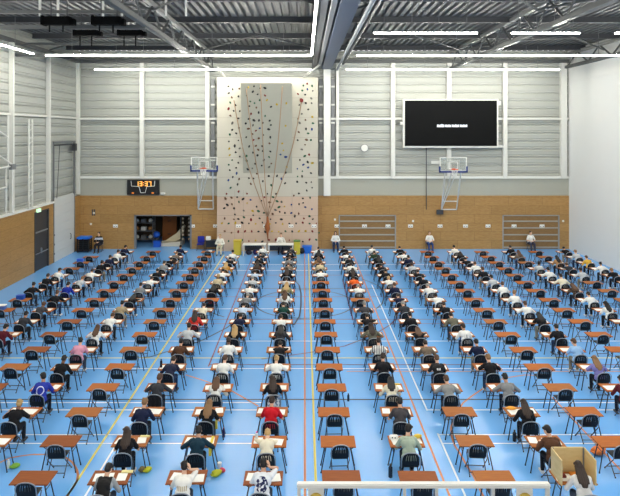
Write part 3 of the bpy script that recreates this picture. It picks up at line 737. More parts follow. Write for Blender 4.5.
DZ = HD+.062                                      # wrist height on the desk top
poses = {
 'write':  make_pose(22, -42, (-.15, .44, DZ), (.12, .49, DZ)),
 'writel': make_pose(22, -42, (-.12, .49, DZ), (.15, .44, DZ), look=10),
 'hunch':  make_pose(36, -58, (-.21, .46, DZ), (.12, .52, DZ), curve=.06),
 'wide':   make_pose(26, -38, (-.22, .44, DZ), (.19, .46, DZ), pl=(-.9, -.2, -.5), pr=(.9, -.2, -.5), look=-8),
 'fold':   make_pose(42, -62, (-.10, .46, DZ), (.10, .50, DZ), pl=(-1, 0, 0), pr=(1, 0, 0), curve=.07),
 'prop':   make_pose(24, -34, (-.14, .46, DZ), (.135, .33, 1.06), pr=(.7, .5, -1), look=-12),
 'side':   make_pose(20, -30, (-.18, .46, DZ), (.14, .48, DZ), look=-32),
 'watch':  make_pose(-4, -8, (-.07, .22, .68), (.07, .24, .68), pl=(-1, -.4, -.3), pr=(1, -.4, -.3), feet=.50),
}
for n_, J in poses.items():
    dirs = {'r': V((-.25, .05, 1))} if n_ == 'prop' else None
    if n_ == 'watch': dirs = {'l': V((.5, .8, -.1)), 'r': V((-.5, .8, -.1))}
    J['body'] = body_mesh(J, dirs=dirs); J['cache'] = {}
def piece(J, key, fn):
    if key not in J['cache']: J['cache'][key] = fn()
    return J['cache'][key]
HAIR = {'black': (24, 21, 21), 'dark-brown': (48, 34, 27), 'brown': (84, 58, 40), 'light-brown': (128, 96, 64), 'blond': (182, 150, 100), 'grey': (140, 138, 134)}
SKIN = [(206, 160, 132), (222, 178, 150), (184, 136, 108), (120, 82, 62), (214, 170, 142)]
def stripes(nt, x, y, z, v): return math_node(nt, 'GREATER_THAN', math_node(nt, 'SINE', math_node(nt, 'MULTIPLY', x, 95)), -.2)
def ring(nt, x, y, z, v):
    r = math_node(nt, 'SQRT', math_node(nt, 'ADD', math_node(nt, 'POWER', x, 2), math_node(nt, 'POWER', math_node(nt, 'SUBTRACT', z, .83), 2)))
    m1 = math_node(nt, 'MULTIPLY', math_node(nt, 'GREATER_THAN', r, .095), math_node(nt, 'LESS_THAN', r, .118))
    return math_node(nt, 'MULTIPLY', m1, math_node(nt, 'LESS_THAN', y, .12))
def blotch(nt, x, y, z, v):
    n = nt.nodes.new('ShaderNodeTexNoise'); n.inputs['Scale'].default_value = 16; n.inputs['Detail'].default_value = 2; nt.links.new(v, n.inputs['Vector'])
    r = math_node(nt, 'SQRT', math_node(nt, 'ADD', math_node(nt, 'POWER', x, 2), math_node(nt, 'POWER', math_node(nt, 'SUBTRACT', z, .83), 2)))
    return math_node(nt, 'MULTIPLY', math_node(nt, 'GREATER_THAN', n.outputs['Fac'], .49), math_node(nt, 'MULTIPLY', math_node(nt, 'LESS_THAN', r, .135), math_node(nt, 'LESS_THAN', y, .14)))
def bars(zc, hh, w, k):
    def f(nt, x, y, z, v):
        a = math_node(nt, 'LESS_THAN', math_node(nt, 'ABSOLUTE', math_node(nt, 'SUBTRACT', z, zc)), hh); b_ = math_node(nt, 'LESS_THAN', math_node(nt, 'ABSOLUTE', x), w)
        c = math_node(nt, 'GREATER_THAN', math_node(nt, 'SINE', math_node(nt, 'MULTIPLY', x, k)), -.35)
        return math_node(nt, 'MULTIPLY', math_node(nt, 'MULTIPLY', a, b_), math_node(nt, 'MULTIPLY', c, math_node(nt, 'LESS_THAN', y, .14)))
    return f
def yoke(nt, x, y, z, v): return math_node(nt, 'MULTIPLY', math_node(nt, 'LESS_THAN', math_node(nt, 'ABSOLUTE', math_node(nt, 'SUBTRACT', z, .97)), .018), math_node(nt, 'LESS_THAN', y, .2))
def chestband(nt, x, y, z, v): return math_node(nt, 'LESS_THAN', math_node(nt, 'ABSOLUTE', math_node(nt, 'SUBTRACT', z, .88)), .07)
def vest(nt, x, y, z, v): return math_node(nt, 'GREATER_THAN', math_node(nt, 'ABSOLUTE', x), .165)
def camo(nt, x, y, z, v):
    n = nt.nodes.new('ShaderNodeTexNoise'); n.inputs['Scale'].default_value = 14; nt.links.new(v, n.inputs['Vector']); return math_node(nt, 'GREATER_THAN', n.outputs['Fac'], .52)
W_, K_ = (228, 228, 224), (24, 24, 28)
#        colour, long sleeves, hood, pattern, trousers
TOP = {'white shirt': (W_, 1), 'white T-shirt': (W_, 0), 'cream shirt': ((222, 214, 192), 1), 'black sweater': (K_, 1), 'black T-shirt': (K_, 0), 'black top': (K_, 0),
  'navy sweater': ((24, 32, 60), 1), 'navy T-shirt': ((22, 30, 58), 0), 'grey hoodie': ((140, 142, 142), 1, 1), 'grey sweater': ((128, 130, 132), 1), 'dark-grey sweater': ((52, 54, 60), 1),
  'dark-grey T-shirt': ((66, 64, 68), 0), 'light-grey sweater': ((186, 190, 194), 1), 'pale-blue shirt': ((190, 206, 226), 1), 'light-blue T-shirt': ((142, 180, 220), 0), 'royal-blue sweater': ((30, 48, 150), 1),
  'pink shirt': ((214, 150, 172), 0), 'khaki shirt': ((164, 146, 116), 1), 'brown sweater': ((84, 56, 40), 1), 'red T-shirt': ((190, 24, 36), 0), 'red shirt': ((200, 52, 44), 1), 'orange shirt': ((226, 98, 40), 1),
  'mustard sweater': ((196, 142, 62), 1), 'yellow shirt': ((214, 172, 70), 1), 'teal jacket': ((22, 50, 66), 1, 1), 'dark-green shirt': ((28, 66, 58), 0), 'olive shirt': ((150, 144, 104), 1), 'grey-green hoodie': ((160, 174, 156), 1, 1),
  'grey-olive shirt': ((104, 102, 88), 1), 'tan shirt': ((176, 134, 92), 1), 'maroon sweater': ((84, 26, 36), 1), 'lavender T-shirt': ((120, 116, 176), 0), 'beige shirt': ((196, 180, 146), 1), 'grey-brown shirt': ((120, 108, 96), 1),
  'white dress': ((232, 230, 226), 0), 'white cardigan': ((218, 214, 208), 1), 'dark-green sweater': ((38, 60, 42), 1), 'grey-brown sweater': ((112, 98, 84), 1), 'white coat': ((230, 226, 212), 1)}
PAT = {'ring-print blue jersey': ((34, 52, 160), (220, 226, 240), ring, 1), 'striped shirt': ((26, 26, 30), (222, 222, 220), stripes, 0), 'white printed T-shirt': ((226, 228, 232), (34, 40, 84), blotch, 0),
  'white lettered T-shirt': ((232, 230, 224), (190, 176, 146), bars(.80, .045, .12, 150), 0), 'black printed T-shirt': (K_, (220, 220, 220), bars(.87, .028, .07, 120), 0), 'navy striped sweater': ((24, 30, 58), (200, 204, 214), yoke, 1),
  'black white-band sweater': ((26, 26, 32), (196, 200, 212), chestband, 1), 'black vest': ((24, 22, 22), (150, 152, 152), vest, 1), 'brown mottled shirt': ((92, 68, 50), (36, 28, 26), camo, 1), 'white-grey jacket': ((222, 222, 220), (160, 164, 168), bars(.8, .1, .06, 60), 1)}
TR = [(30, 34, 48), (24, 25, 30), (40, 56, 88), (34, 36, 42), (62, 70, 84), (150, 140, 120)]
def person(loc, rz, hair, style, top, pose, skin, label, scale=1.0, tr=None, mirror=False, group='students writing the exam'):
    J = poses[pose]
    sk = mat('skin %d' % skin, SKIN[skin], .5)
    o = use(J['body'], 'person', sk); o.location = loc; o.rotation_euler = (0, 0, rz); o.scale = (-scale if mirror else scale, scale, scale)
    if top in PAT:
        c1, c2, fn, lg = PAT[top]; m_ = mat_mask('cloth '+top, c1, c2, fn, .85); hood = 0
    else:
        t = TOP[top]; lg = t[1]; hood = len(t) > 2; m_ = mat('cloth '+top, t[0], .85, spec=.2, bump=.3, bscale=18)
    use(piece(J, ('s', lg, hood), lambda: shirt_mesh(J, lg, hood)), 'shirt', m_, o)
    tc = tr or TR[int(abs(loc[0]*7+loc[1]*13)) % len(TR)]
    use(piece(J, 't', lambda: trouser_mesh(J)), 'trousers', mat('trousers %d %d %d' % tc, tc, .85, spec=.2), o)
    use(piece(J, 'f', lambda: shoe_mesh(J)), 'shoes', mat('shoes', (50, 50, 54), .5) if int(abs(loc[1]*9)) % 3 else mat('white shoes', (214, 214, 210), .5), o)
    use(piece(J, ('h', style), lambda: hair_mesh(J, style)), 'hair', mat('hair '+hair, HAIR[hair], .55, bump=.5, bscale=60), o)
    if pose == 'watch':
        e = MB()
        for s in (-1, 1): e.ball(J['head']+J['hm'] @ V((s*.03, .077, .012)), .012, 2)
        me = e.mesh('eyes', True); me.materials.append(None); use(me, 'eyes', mat('eye', (40, 30, 26), .2), o)
    tag(o, label, 'person', group); return o

# occupancy read column by column: row -1 is the nearest, 15 the farthest.  '-' = empty desk
hs = {'k': 'black', 'd': 'dark-brown', 'n': 'brown', 'l': 'light-brown', 'b': 'blond', 'g': 'grey'}
A = {
 -8: {7: '-', 8: '-', 9: 'ks|black sweater|wide', 10: 'ds|black sweater|write', 11: 'ks|white T-shirt|side', 12: '-', 13: '-', 14: '-'},
 -7: {5: 'ks|maroon sweater|side', 6: 'ks|dark-grey sweater|write', 7: 'ns|dark-grey T-shirt|hunch', 8: 'ns|black sweater|wide', 9: 'ks|royal-blue sweater|writel', 10: 'ls|light-grey sweater|hunch', 11: 'ds|white shirt|fold', 12: 'ks|black T-shirt|write', 13: 'ks|navy sweater|writel', 14: 'ds|white T-shirt|write', 15: 'ks|navy sweater|side'},
 -6: {n: '-' for n in range(2, 16)},
 -5: {0: 'x', 1: 'bb|black top|wide', 2: 'ks|ring-print blue jersey|side', 3: 'ks|black sweater|write', 4: 'ks|pink shirt|writel', 5: 'nl|white dress|wide', 6: 'ns|white shirt|hunch', 7: 'ks|khaki shirt|write', 8: 'kl|black sweater|fold', 9: 'ds|grey sweater|writel', 10: 'ds|white T-shirt|fold', 11: 'ks|black sweater|hunch', 12: 'ds|grey hoodie|write', 13: 'ks|black sweater|fold', 14: 'ls|grey-brown shirt|hunch', 15: 'ks|navy sweater|write'},
 -4: {n: '-' for n in range(-1, 16)},
 -3: {-1: 'ks|black vest|writel', 0: 'dl|black T-shirt|side', 1: 'ls|navy sweater|write', 2: 'ns|dark-grey sweater|wide', 3: 'ds|navy striped sweater|hunch', 4: 'ks|brown sweater|write', 5: 'ks|light-grey sweater|wide', 6: 'dl|red shirt|write', 7: 'ds|cream shirt|fold', 8: '-', 9: 'kl|black sweater|hunch', 10: 'bs|beige shirt|writel', 11: 'ks|white shirt|fold', 12: 'bl|mustard sweater|hunch', 13: 'ks|black sweater|hunch', 14: 'ks|white T-shirt|write'},
 -2: {-1: 'ks|white lettered T-shirt|prop', 0: 'ks|teal jacket|wide', 1: 'll|black top|write', 2: 'nl|white shirt|hunch', 3: 'ns|white T-shirt|write', 4: 'ds|white shirt|writel', 5: 'bl|black top|side', 6: 'ks|navy sweater|hunch', 7: 'ks|pale-blue shirt|fold', 8: 'gs|grey sweater|hunch', 9: 'ks|white shirt|fold', 10: 'gs|light-grey sweater|hunch', 11: 'ds|pale-blue shirt|fold', 12: 'dl|brown sweater|write', 13: 'ks|black sweater|hunch', 14: 'ks|black T-shirt|fold', 15: 'gs|white shirt|write'},
 -1: {-1: 'ks|white printed T-shirt|prop', 0: 'bs|cream shirt|fold', 1: 'ds|red T-shirt|write', 2: 'dl|black top|writel', 3: 'bb|white T-shirt|wide', 4: 'ks|black T-shirt|fold', 5: 'kl|dark-grey sweater|hunch', 6: 'ds|white shirt|fold', 7: 'ks|dark-green shirt|hunch', 8: 'nl|white T-shirt|writel', 9: 'bl|olive shirt|write', 10: 'ds|light-grey sweater|fold', 11: 'dl|black sweater|write', 12: 'ns|grey-brown shirt|fold', 13: 'ns|grey sweater|hunch', 14: 'ds|black sweater|fold', 15: 'ks|dark-grey sweater|write'},
 0: {**{n: '-' for n in range(-1, 11)}, 11: 'ds|white shirt|fold', 12: 'ns|beige shirt|write', 13: 'nl|tan shirt|hunch', 14: 'kl|black sweater|write', 15: 'ks|white T-shirt|hunch'},
 1: {-1: '-', 0: 'ks|grey-green hoodie|side', 1: 'ks|dark-grey T-shirt|write', 2: 'kl|cream shirt|hunch', 3: 'ds|black sweater|writel', 4: 'ds|striped shirt|write', 5: 'dl|grey-olive shirt|wide', 6: 'ks|black sweater|fold', 7: 'gs|dark-grey T-shirt|wide', 8: '-', 9: 'gs|white T-shirt|fold', 10: 'ds|orange shirt|hunch', 11: 'dl|black sweater|write', 12: 'ks|white shirt|hunch', 13: 'ks|black T-shirt|write', 14: 'ks|white T-shirt|fold', 15: 'ks|black sweater|hunch'},
 2: {-1: '-', 0: '-', 1: '-', 2: 'ns|grey hoodie|wide', 3: 'ns|black printed T-shirt|write', 4: 'ds|grey-brown sweater|hunch', 5: 'nl|black sweater|fold', 6: 'ks|black sweater|write', 7: 'gs|dark-grey sweater|hunch', 8: 'ds|navy T-shirt|fold', 9: 'ns|navy sweater|write', 10: 'bs|white shirt|fold', 11: 'ks|black sweater|hunch', 12: 'ks|black T-shirt|fold', 13: 'kl|black sweater|write', 14: 'ks|dark-green sweater|hunch', 15: 'ks|white shirt|write'},
 3: {-1: 'dl|white cardigan|write', 0: 'ks|brown sweater|side', 1: 'dl|black sweater|write', 2: 'ks|grey sweater|wide', 3: 'ls|black top|wide', 4: 'ks|navy T-shirt|write', 5: 'ds|white-grey jacket|side', 6: 'ks|grey-olive shirt|hunch', 7: 'ds|black sweater|hunch', 8: 'ks|white shirt|fold', 9: 'gs|white shirt|hunch', 10: 'ks|black sweater|write', 11: 'ds|black T-shirt|fold', 12: 'ds|light-grey sweater|hunch', 13: 'ks|navy sweater|write', 14: 'ks|white shirt|fold', 15: 'ks|black sweater|hunch'},
 4: {n: '-' for n in range(0, 16)},
 5: {2: 'ks|maroon sweater|write', 3: 'll|lavender T-shirt|wide', 4: 'ns|light-blue T-shirt|side', 5: 'ks|black T-shirt|write', 6: 'kl|black sweater|hunch', 7: 'ns|white shirt|wide', 8: 'ls|white T-shirt|side', 9: 'ns|white T-shirt|writel', 10: 'ks|light-grey sweater|side', 11: 'ns|black sweater|write', 12: 'ns|white shirt|hunch', 13: 'ks|black sweater|fold', 14: 'kl|black sweater|hunch', 15: 'ks|white shirt|write'},
 6: {n: '-' for n in range(4, 16)},
 7: {6: 'ks|black sweater|write', 7: 'kl|white T-shirt|side', 8: 'ds|white shirt|wide', 9: 'nl|brown mottled shirt|hunch', 10: 'ds|cream shirt|wide', 11: 'ks|white shirt|wide', 12: 'ks|light-grey sweater|side', 13: '-', 14: 'nl|grey-brown shirt|write', 15: 'ks|black sweater|write'},
 8: {8: '-', 9: '-', 10: '-', 11: 'ks|light-grey sweater|wide', 12: 'ns|dark-grey sweater|fold', 13: 'kl|tan shirt|write', 14: '-', 15: '-'},
 9: {10: 'x', 11: 'ls|black sweater|hunch', 12: 'ks|white shirt|wide', 13: 'ns|yellow shirt|write', 14: 'ls|light-grey sweater|write', 15: 'ks|black sweater|fold'},
}
ORD = 'first second third fourth fifth sixth seventh eighth ninth tenth eleventh twelfth thirteenth fourteenth fifteenth sixteenth seventeenth'.split()
def where(k, n):
    rows = sorted(A[k]); f = rows.index(n); b_ = len(rows)-1-f
    r_ = '%s from the %s' % ((ORD[f], 'front') if f <= b_ else (ORD[b_], 'back'))
    c = '%s column from the %s' % ((ORD[k+8], 'left') if k <= 0 else (ORD[9-k], 'right'))
    return r_, c
desk0, chair0 = desk_proto(), chair_proto(); first = [True, True]
PX, PN = .82, 1.717
sheet_me = MB().box(-.105, .105, -.148, .148, 0, .004).mesh('sheet'); sheet_me.materials.append(M_paper)
book_me = MB().box(-.21, .21, -.148, .148, 0, .006).box(-.003, .003, -.148, .148, .006, .0065).mesh('booklet'); book_me.materials.append(M_paper)
rnd = random.Random(11)
def jit(a): return rnd.uniform(-a, a)
SEATS = {}
for k in sorted(A):
    for n in sorted(A[k]):
        u = .003179+.0003413*n; zn = F*(H-HD)*u; X = (PX+PN*k)*(1+.0017*max(0, n-1)); spec = A[k][n]; r_, c = where(k, n)
        d = desk0 if first[0] else copy_tree(desk0); first[0] = False
        d.location = (X+jit(.02), zn+DD/2+jit(.02), 0); d.rotation_euler = (0, 0, jit(R(1.2)))
        tone = 'orange' if k in (0, 4, 6) and rnd.random() < .8 else rnd.choice(['mid', 'mid', 'orange'])
        if n <= -1 or (k == -4 and n <= 1) or (k == -6 and n <= 6): tone = 'red' if rnd.random() < .75 or n < 0 else tone
        if k in (2, 3) and n <= 1: tone = 'mid' if n >= 0 else 'mid'
        for ch in d.children:
            if ch.name.startswith('tabletop'): ch.material_slots[0].material = wood_tones[tone]
        tag(d, 'brown folding exam desk, %s, %s, %s' % ('empty' if spec == '-' else 'with papers', r_, c), 'desk', 'exam desks in rows')
        occ = spec not in '-x'; hipy = zn-.27+jit(.04)
        if spec != 'x':
            h = chair0 if first[1] else copy_tree(chair0); first[1] = False
            if occ: cyy, cxx, rz = hipy, X+jit(.03), jit(R(4))
            else: cyy, cxx, rz = zn+.13+jit(.025), X+.02+jit(.035), jit(R(4))
            h.location = (cxx, cyy, 0); h.rotation_euler = (0, 0, rz)
            tag(h, 'black folding chair, %s, %s, %s' % ('occupied' if occ else 'unoccupied', r_, c), 'chair', 'folding chairs at the desks')
        if spec != '-':
            nb = 2; flip = rnd.choice([-1, 1])
            for i in range(nb):
                big_ = i == 0
                s = bpy.data.objects.new('exam_booklet' if big_ else 'exam_sheet', book_me if big_ else sheet_me); link(s)
                s.location = (X+(flip*.16 if big_ else -flip*.27)+jit(.02), zn+(.25 if big_ else .3)+jit(.03), HD+.001); s.rotation_euler = (0, 0, jit(.15))
                tag(s, ('open white exam booklet on desk, %s, %s' if big_ else 'single white exam sheet on desk, %s, %s') % (r_, c), 'paper', 'exam papers on the desks')
        if occ:
            hair, top, pose = spec.split('|'); st = hair[1]; hr = hs[hair[0]]
            mir = rnd.random() < .35 and top not in PAT
            SEATS[(k, n)] = person((cxx, hipy, 0), rz+jit(R(4)), hr, st, top, pose, rnd.choice([0, 0, 1, 1, 2, 3, 4, 4]),
                '%s person in %s, desk %s, %s' % (hr+'-haired' if st == 's' else 'long-haired' if st == 'l' else hr+'-bun', top, r_, c), rnd.uniform(.92, .98), mirror=mir)

# invigilators by the back wall
def watcher(px_, Y, hair, st, top, lb, tr=None, rz=math.pi):
    X = (px_-CX)*Y/F
    h = copy_tree(chair0); h.location = (X, Y, 0); h.rotation_euler = (0, 0, rz); tag(h, 'black folding chair under the %s' % lb.split(',')[0], 'chair', 'chairs of the invigilators')
    return person((X, Y, 0), rz, hair, st, top, 'watch', 1, lb, 1.04, tr, group='invigilators along the back wall')
watcher(335.5, YB-.55, 'dark-brown', 'l', 'white shirt', 'person in white shirt left of the middle shutter, facing the hall', (40, 56, 88))
watcher(429.5, YB-.55, 'light-brown', 's', 'white T-shirt', 'person in white T-shirt and jeans, sitting against wall behind the empty column', (40, 66, 120))
watcher(530.5, YB-.5, 'dark-brown', 's', 'white T-shirt', 'person in white top before the right shutter, facing the hall', (60, 62, 80))
watcher(99, YB-.9, 'dark-brown', 's', 'black white-band sweater', 'person in black sweater with pale chest band, near the far left corner', (34, 36, 46))
watcher(281, YC-.5, 'brown', 's', 'white shirt', 'person in white shirt behind the white table, at the climbing wall', (30, 30, 40))
watcher(220, YC-1.0, 'blond', 's', 'white coat', 'person in long white coat beside the climbing wall, facing the hall', (206, 200, 176))

# ---------------------------------------------------------------- things on and beside the desks
def dk(k, n): return (PX+PN*k)*(1+.0017*max(0, n-1)), F*(H-HD)*(.003179+.0003413*n)
def bottle(x, y, z, h, r, col, cap_, lb, name='drink_bottle'):
    o = empty(name, (x, y, z)); tag(o, lb, 'bottle')
    MB().cone((0, 0, 0), r, (0, 0, h*.72), r, 12).cone((0, 0, h*.72), r, (0, 0, h*.86), r*.45, 12).build('bottle_body', mat('bottle %s' % (col,), col, .25), o)
    MB().cone((0, 0, h*.86), r*.5, (0, 0, h), r*.5, 10).build('cap', mat('cap %s' % (cap_,), cap_, .4), o); return o
def fl(px_, py): return FL(px_, py)
def pouch(x, y, z, s, col, lb, rz=0, cat='bag', name='snack_bag'):
    b = MB(); b.ball((0, 0, s[2]/2), (s[0]/2, s[1]/2, s[2]/2), 3)
    for v in b.bm.verts:
        v.co.x += .08*s[0]*math.sin(v.co.y*31+v.co.z*17); v.co.z = max(0, v.co.z)
    b.box(-s[0]*.56, -s[0]*.42, -s[1]*.28, s[1]*.28, s[2]*.35, s[2]*.5); o = b.build(name, mat('bag %s' % (col,), col, .55), None, True)
    o.location = (x, y, z); o.rotation_euler = (0, 0, rz); return tag(o, lb, cat)
x, y = fl(223.5, 437); bottle(x, y, 0, .26, .04, (46, 34, 70), (120, 30, 60), 'dark purple bottle on the floor right of the teal jacket desk')
x, y = fl(348.3, 401); bottle(x, y, 0, .24, .035, (40, 50, 72), (30, 30, 40), 'small dark bottle on the floor beside the empty middle column')
x, y = fl(514.5, 441); bottle(x, y, 0, .3, .05, (24, 26, 36), (20, 20, 24), 'black flask on the floor left of the chair with black-clad student')
x, y = fl(390.5, 477); bottle(x, y, 0, .32, .05, (26, 30, 44), (18, 18, 24), 'black flask on the floor left of the grey-green hoodie desk')
x, y = fl(196, 300); bottle(*fl(156, 296), 0, .3, .05, (30, 32, 44), (20, 20, 24), 'dark flask on the floor near the middle of the left half')
x, y = dk(-1, 0); bottle(x-.3, y+.34, HD, .2, .035, (214, 220, 226), (230, 40, 160), 'clear bottle with pink cap on desk of the cream shirt student')
x, y = dk(-3, 3); bottle(x-.34, y+.2, HD, .28, .04, (30, 28, 34), (20, 20, 22), 'tall black bottle on the desk of the navy striped sweater student')
x, y = fl(8.5, 468); bottle(x, y, 0, .22, .04, (214, 222, 222), (226, 226, 226), 'clear water bottle standing on the floor at far left front')
pouch(*fl(15, 468), 0, (.22, .16, .12), (128, 180, 60), 'green snack bag on the floor beside the clear bottle, far left', .3)
pouch(*fl(142, 472), 0, (.16, .14, .14), (120, 104, 60), 'small olive brown snack bag on floor below the long-haired student', .2)
pouch(*fl(147.5, 472), 0, (.2, .16, .13), (196, 200, 40), 'lime yellow snack bag on floor beside the olive brown one', .5)
pouch(*fl(216.5, 476), 0, (.26, .2, .15), (186, 190, 44), 'lime yellow bag on the floor right of the lettered T-shirt student', .6)
pouch(*fl(222, 472.5), 0, (.16, .12, .12), (214, 70, 96), 'pink red wrapper on the floor beside the lime yellow bag', -.4, 'wrapper', 'snack_wrapper')
o = MB().cone((0, 0, 0), .045, (0, 0, .11), .055, 16).build('paper_cup', M_paper); x, y = fl(219.5, 467); o.location = (x, y, 0); tag(o, 'white paper cup on the floor by the desk leg of the teal jacket student', 'cup')
x, y = dk(1, 0); o = empty('pencil_case', (x-.3, y+.36, HD)); tag(o, 'white pencil case with dark spots on the grey-green hoodie desk', 'pencil case')
MB().box(-.11, .11, -.05, .05, 0, .1, bev=.02).build('case', M_paper, o); MB().cone((-.04, -.053, .06), .018, (-.04, -.049, .06), .018, 10).cone((.03, -.053, .055), .02, (.03, -.049, .055), .02, 10).build('spot', M_black, o)
pouch(x+.3, y+.4, HD, (.22, .14, .1), (214, 186, 60), 'yellow pencil pouch on the grey-green hoodie desk', .2, 'pouch', 'pencil_pouch')
x, y = dk(3, 1); pouch(x-.24, y+.38, HD, (.26, .14, .09), (232, 160, 50), 'orange yellow pencil pouch on the desk of black sweater student, right', -.3, 'pouch', 'pencil_pouch')
x, y = dk(-3, -1); o = MB().box(-.13, .13, -.05, .05, 0, .03, bev=.01).build('pencil_case', mat('cream case', (224, 214, 150), .6)); o.location = (x+.32, y+.47, HD); tag(o, 'cream pencil case at far right corner of the black vest desk', 'pencil case')
x, y = dk(-3, 0); o = MB().box(-.12, .12, -.04, .04, 0, .03, bev=.01).build('pencil_case', mat('cream case', (224, 214, 150), .6)); o.location = (x+.3, y+.47, HD); tag(o, 'cream pencil case at far right corner of the long-haired student desk', 'pencil case')
x, y = dk(1, 2); o = MB().box(-.12, .12, -.04, .04, 0, .03, bev=.01).build('pencil_case', mat('yellow case', (226, 196, 80), .6)); o.location = (x+.25, y+.45, HD); tag(o, 'yellow pencil case on the desk of the long-haired cream shirt student', 'pencil case')
x, y = dk(-2, 0); o = MB().box(x+.27, x+.34, y-.012, y+.5, HD, HD+.006).box(x+.27, x+.34, y-.02, y-.008, HD-.22, HD+.006).build('strap', mat('yellow strap', (222, 200, 70), .7)); o.name = 'yellow_strap'; tag(o, 'yellow strap hanging over the front edge of the teal jacket desk', 'strap')
x, y = dk(-2, 1); o = MB().box(x+.2, x+.26, y-.02, y-.008, HD-.34, HD+.006).box(x+.2, x+.26, y-.012, y+.1, HD, HD+.006).build('yellow_strap', mat('yellow strap', (222, 200, 70), .7)); tag(o, 'yellow strap hanging from the desk of the long light-brown-haired student', 'strap')
x, y = fl(599, 454); pouch(x, y, 0, (.4, .3, .2), (218, 120, 50), 'orange bag on the floor right of the cardboard study booth', .4, 'bag', 'shoulder_bag')
for (k, n), dx, col, lb, nm in (((-8, 8), .0, (30, 84, 190), 'royal blue box on an empty desk near the left wall', 'storage_box'), ((-8, 7), -.1, (70, 110, 190), 'blue box with white lid on the nearest visible left wall desk', 'storage_box'), ((-8, 13), -.1, (34, 96, 220), 'bright blue box on a far desk by the left wall', 'storage_box')):
    x, y = dk(k, n); o = empty(nm, (x+dx, y+.33, HD)); tag(o, lb, 'box')
    MB().box(-.17, .17, -.12, .12, 0, .17, bev=.02).build('box_body', mat('box %s' % (col,), col, .5), o)
    MB().box(-.18, .18, -.13, .13, .17, .2, bev=.01).build('lid', M_paper if 'white' in lb else mat('box %s' % (col,), col, .5), o)
x, y = dk(-3, 8); pouch(x+.12, y+.1, .456, (.3, .26, .2), (168, 40, 44), 'red bag on the chair of the only empty desk left of centre', 0, 'bag', 'backpack')
x, y = dk(1, 8); pouch(x+.02, y+.1, .456, (.34, .26, .24), (196, 204, 214), 'pale bag on the chair of the empty desk among occupied ones', 0, 'bag', 'backpack')
x, y = dk(-4, 15); o = MB().box(x+.0, x+.22, y+.2, y+.45, HD, HD+.05).build('paper_stack', M_paper); tag(o, 'white paper stack on the rearmost desk of the empty left column', 'paper')
# jacket hung on a chair back
x, y = dk(-1, 2)
b = MB(); b.cap((x-.14, y-.46, .74), .05, (x+.14, y-.46, .74), .05); b.cap((x-.13, y-.48, .72), .05, (x-.12, y-.49, .42), .06); b.cap((x+.13, y-.48, .72), .05, (x+.12, y-.49, .42), .06); b.cap((x, y-.48, .7), .055, (x, y-.49, .42), .06)
me = remesh(b, 'jacket', .014, .6); o = use(me, 'jacket', mat_mask('jacket cloth', (214, 216, 218), (120, 140, 164), camo, .85)); tag(o, 'white and grey blue jacket hung over the chair before the red T-shirt student', 'jacket')
x, y = dk(-3, 2)
b = MB(); b.cap((x-.12, y-.46, .72), .055, (x+.12, y-.46, .72), .055); b.cap((x-.12, y-.48, .7), .06, (x-.12, y-.49, .45), .07); b.cap((x+.12, y-.48, .7), .06, (x+.12, y-.49, .45), .07); b.cap((x, y-.48, .68), .06, (x, y-.49, .45), .07)
o = use(remesh(b, 'jacket', .014, .6), 'jacket', mat('cloth black sweater', K_, .85)); tag(o, 'black jacket hung over the chair of dark-grey sweater student left of centre', 'jacket')

# cardboard study booth on the nearest right desk
x, y = dk(3, -1); o = empty('study_booth', (x, y, HD)); tag(o, 'light wooden three-sided study booth standing on a desk at lower right', 'study booth')
M_booth = wood_mat('booth board', (206, 178, 122), (218, 192, 138), 2, .6, (2, 2, 8))
MB().box(-.36, .36, .49, .52, 0, .55).build('back_panel', M_booth, o)
for s in (-1, 1): MB().box(s*.37-.012, s*.37+.012, -.06, .5, 0, .55).build('side_panel', M_booth, o)
MB().cone((.345, .475, 0), .018, (.345, .475, .56), .018, 8).cone((-.345, .475, 0), .018, (-.345, .475, .56), .018, 8).build('corner_profile', M_grey, o)
o = MB().box(x-.02, x+.16, y+.3, y+.42, HD, HD+.05, bev=.01).build('pencil_case', mat('orange case', (222, 140, 50), .6)); tag(o, 'orange pencil case inside the wooden study booth', 'pencil case')
bottle(x-.18, y+.42, HD, .2, .033, (150, 150, 140), (90, 90, 90), 'grey bottle inside the wooden study booth')
o = MB().box(x-.34, x-.14, y+.22, y+.34, HD, HD+.06, bev=.015).build('pencil_case', mat('dark red case', (110, 40, 36), .6)); tag(o, 'dark red pencil case inside the wooden study booth', 'pencil case')

# ---------------------------------------------------------------- along the back wall
def white_table(x0p, x1p, yp, lb):
    Y = YC-1.3; a, c = P(x0p, yp, Y), P(x1p, yp, Y); o = empty('white_table', ((a.x+c.x)/2, Y, 0)); tag(o, lb, 'table'); hw = (c.x-a.x)/2
    MB().box(-hw, hw, -.4, .4, .72, .76, bev=.01).build('tabletop', M_white, o)
    for sx in (-1, 1):
        for sy in (-1, 1): MB().box(sx*(hw-.06)-.025, sx*(hw-.06)+.025, sy*.34-.025, sy*.34+.025, 0, .72).build('leg', M_steel, o)
    MB().box(-hw+.1, hw-.1, .3, .33, .25, .7).build('modesty_panel', M_dkgrey, o); return o
white_table(243, 266, 244.5, 'white table before the climbing wall, left of the pair'); white_table(268, 293.5, 244.5, 'white table before the climbing wall, right of the pair')
def crate(px_, Y, w, h, col, lid, lb):
    X = (px_-CX)*Y/F; o = empty('plastic_bin', (X, Y, 0)); tag(o, lb, 'bin')
    b = MB(); b.box(-w/2, w/2, -.25, .25, 0, h-.06, bev=.03)
    for z in (h*.3, h*.6): b.box(-w/2-.012, w/2+.012, -.262, .262, z, z+.03)
    b.build('bin_body', mat('bin %s' % (col,), col, .5), o); MB().box(-w/2-.03, w/2+.03, -.28, .28, h-.06, h, bev=.02).build('lid', mat('bin %s' % (lid,), lid, .5), o)
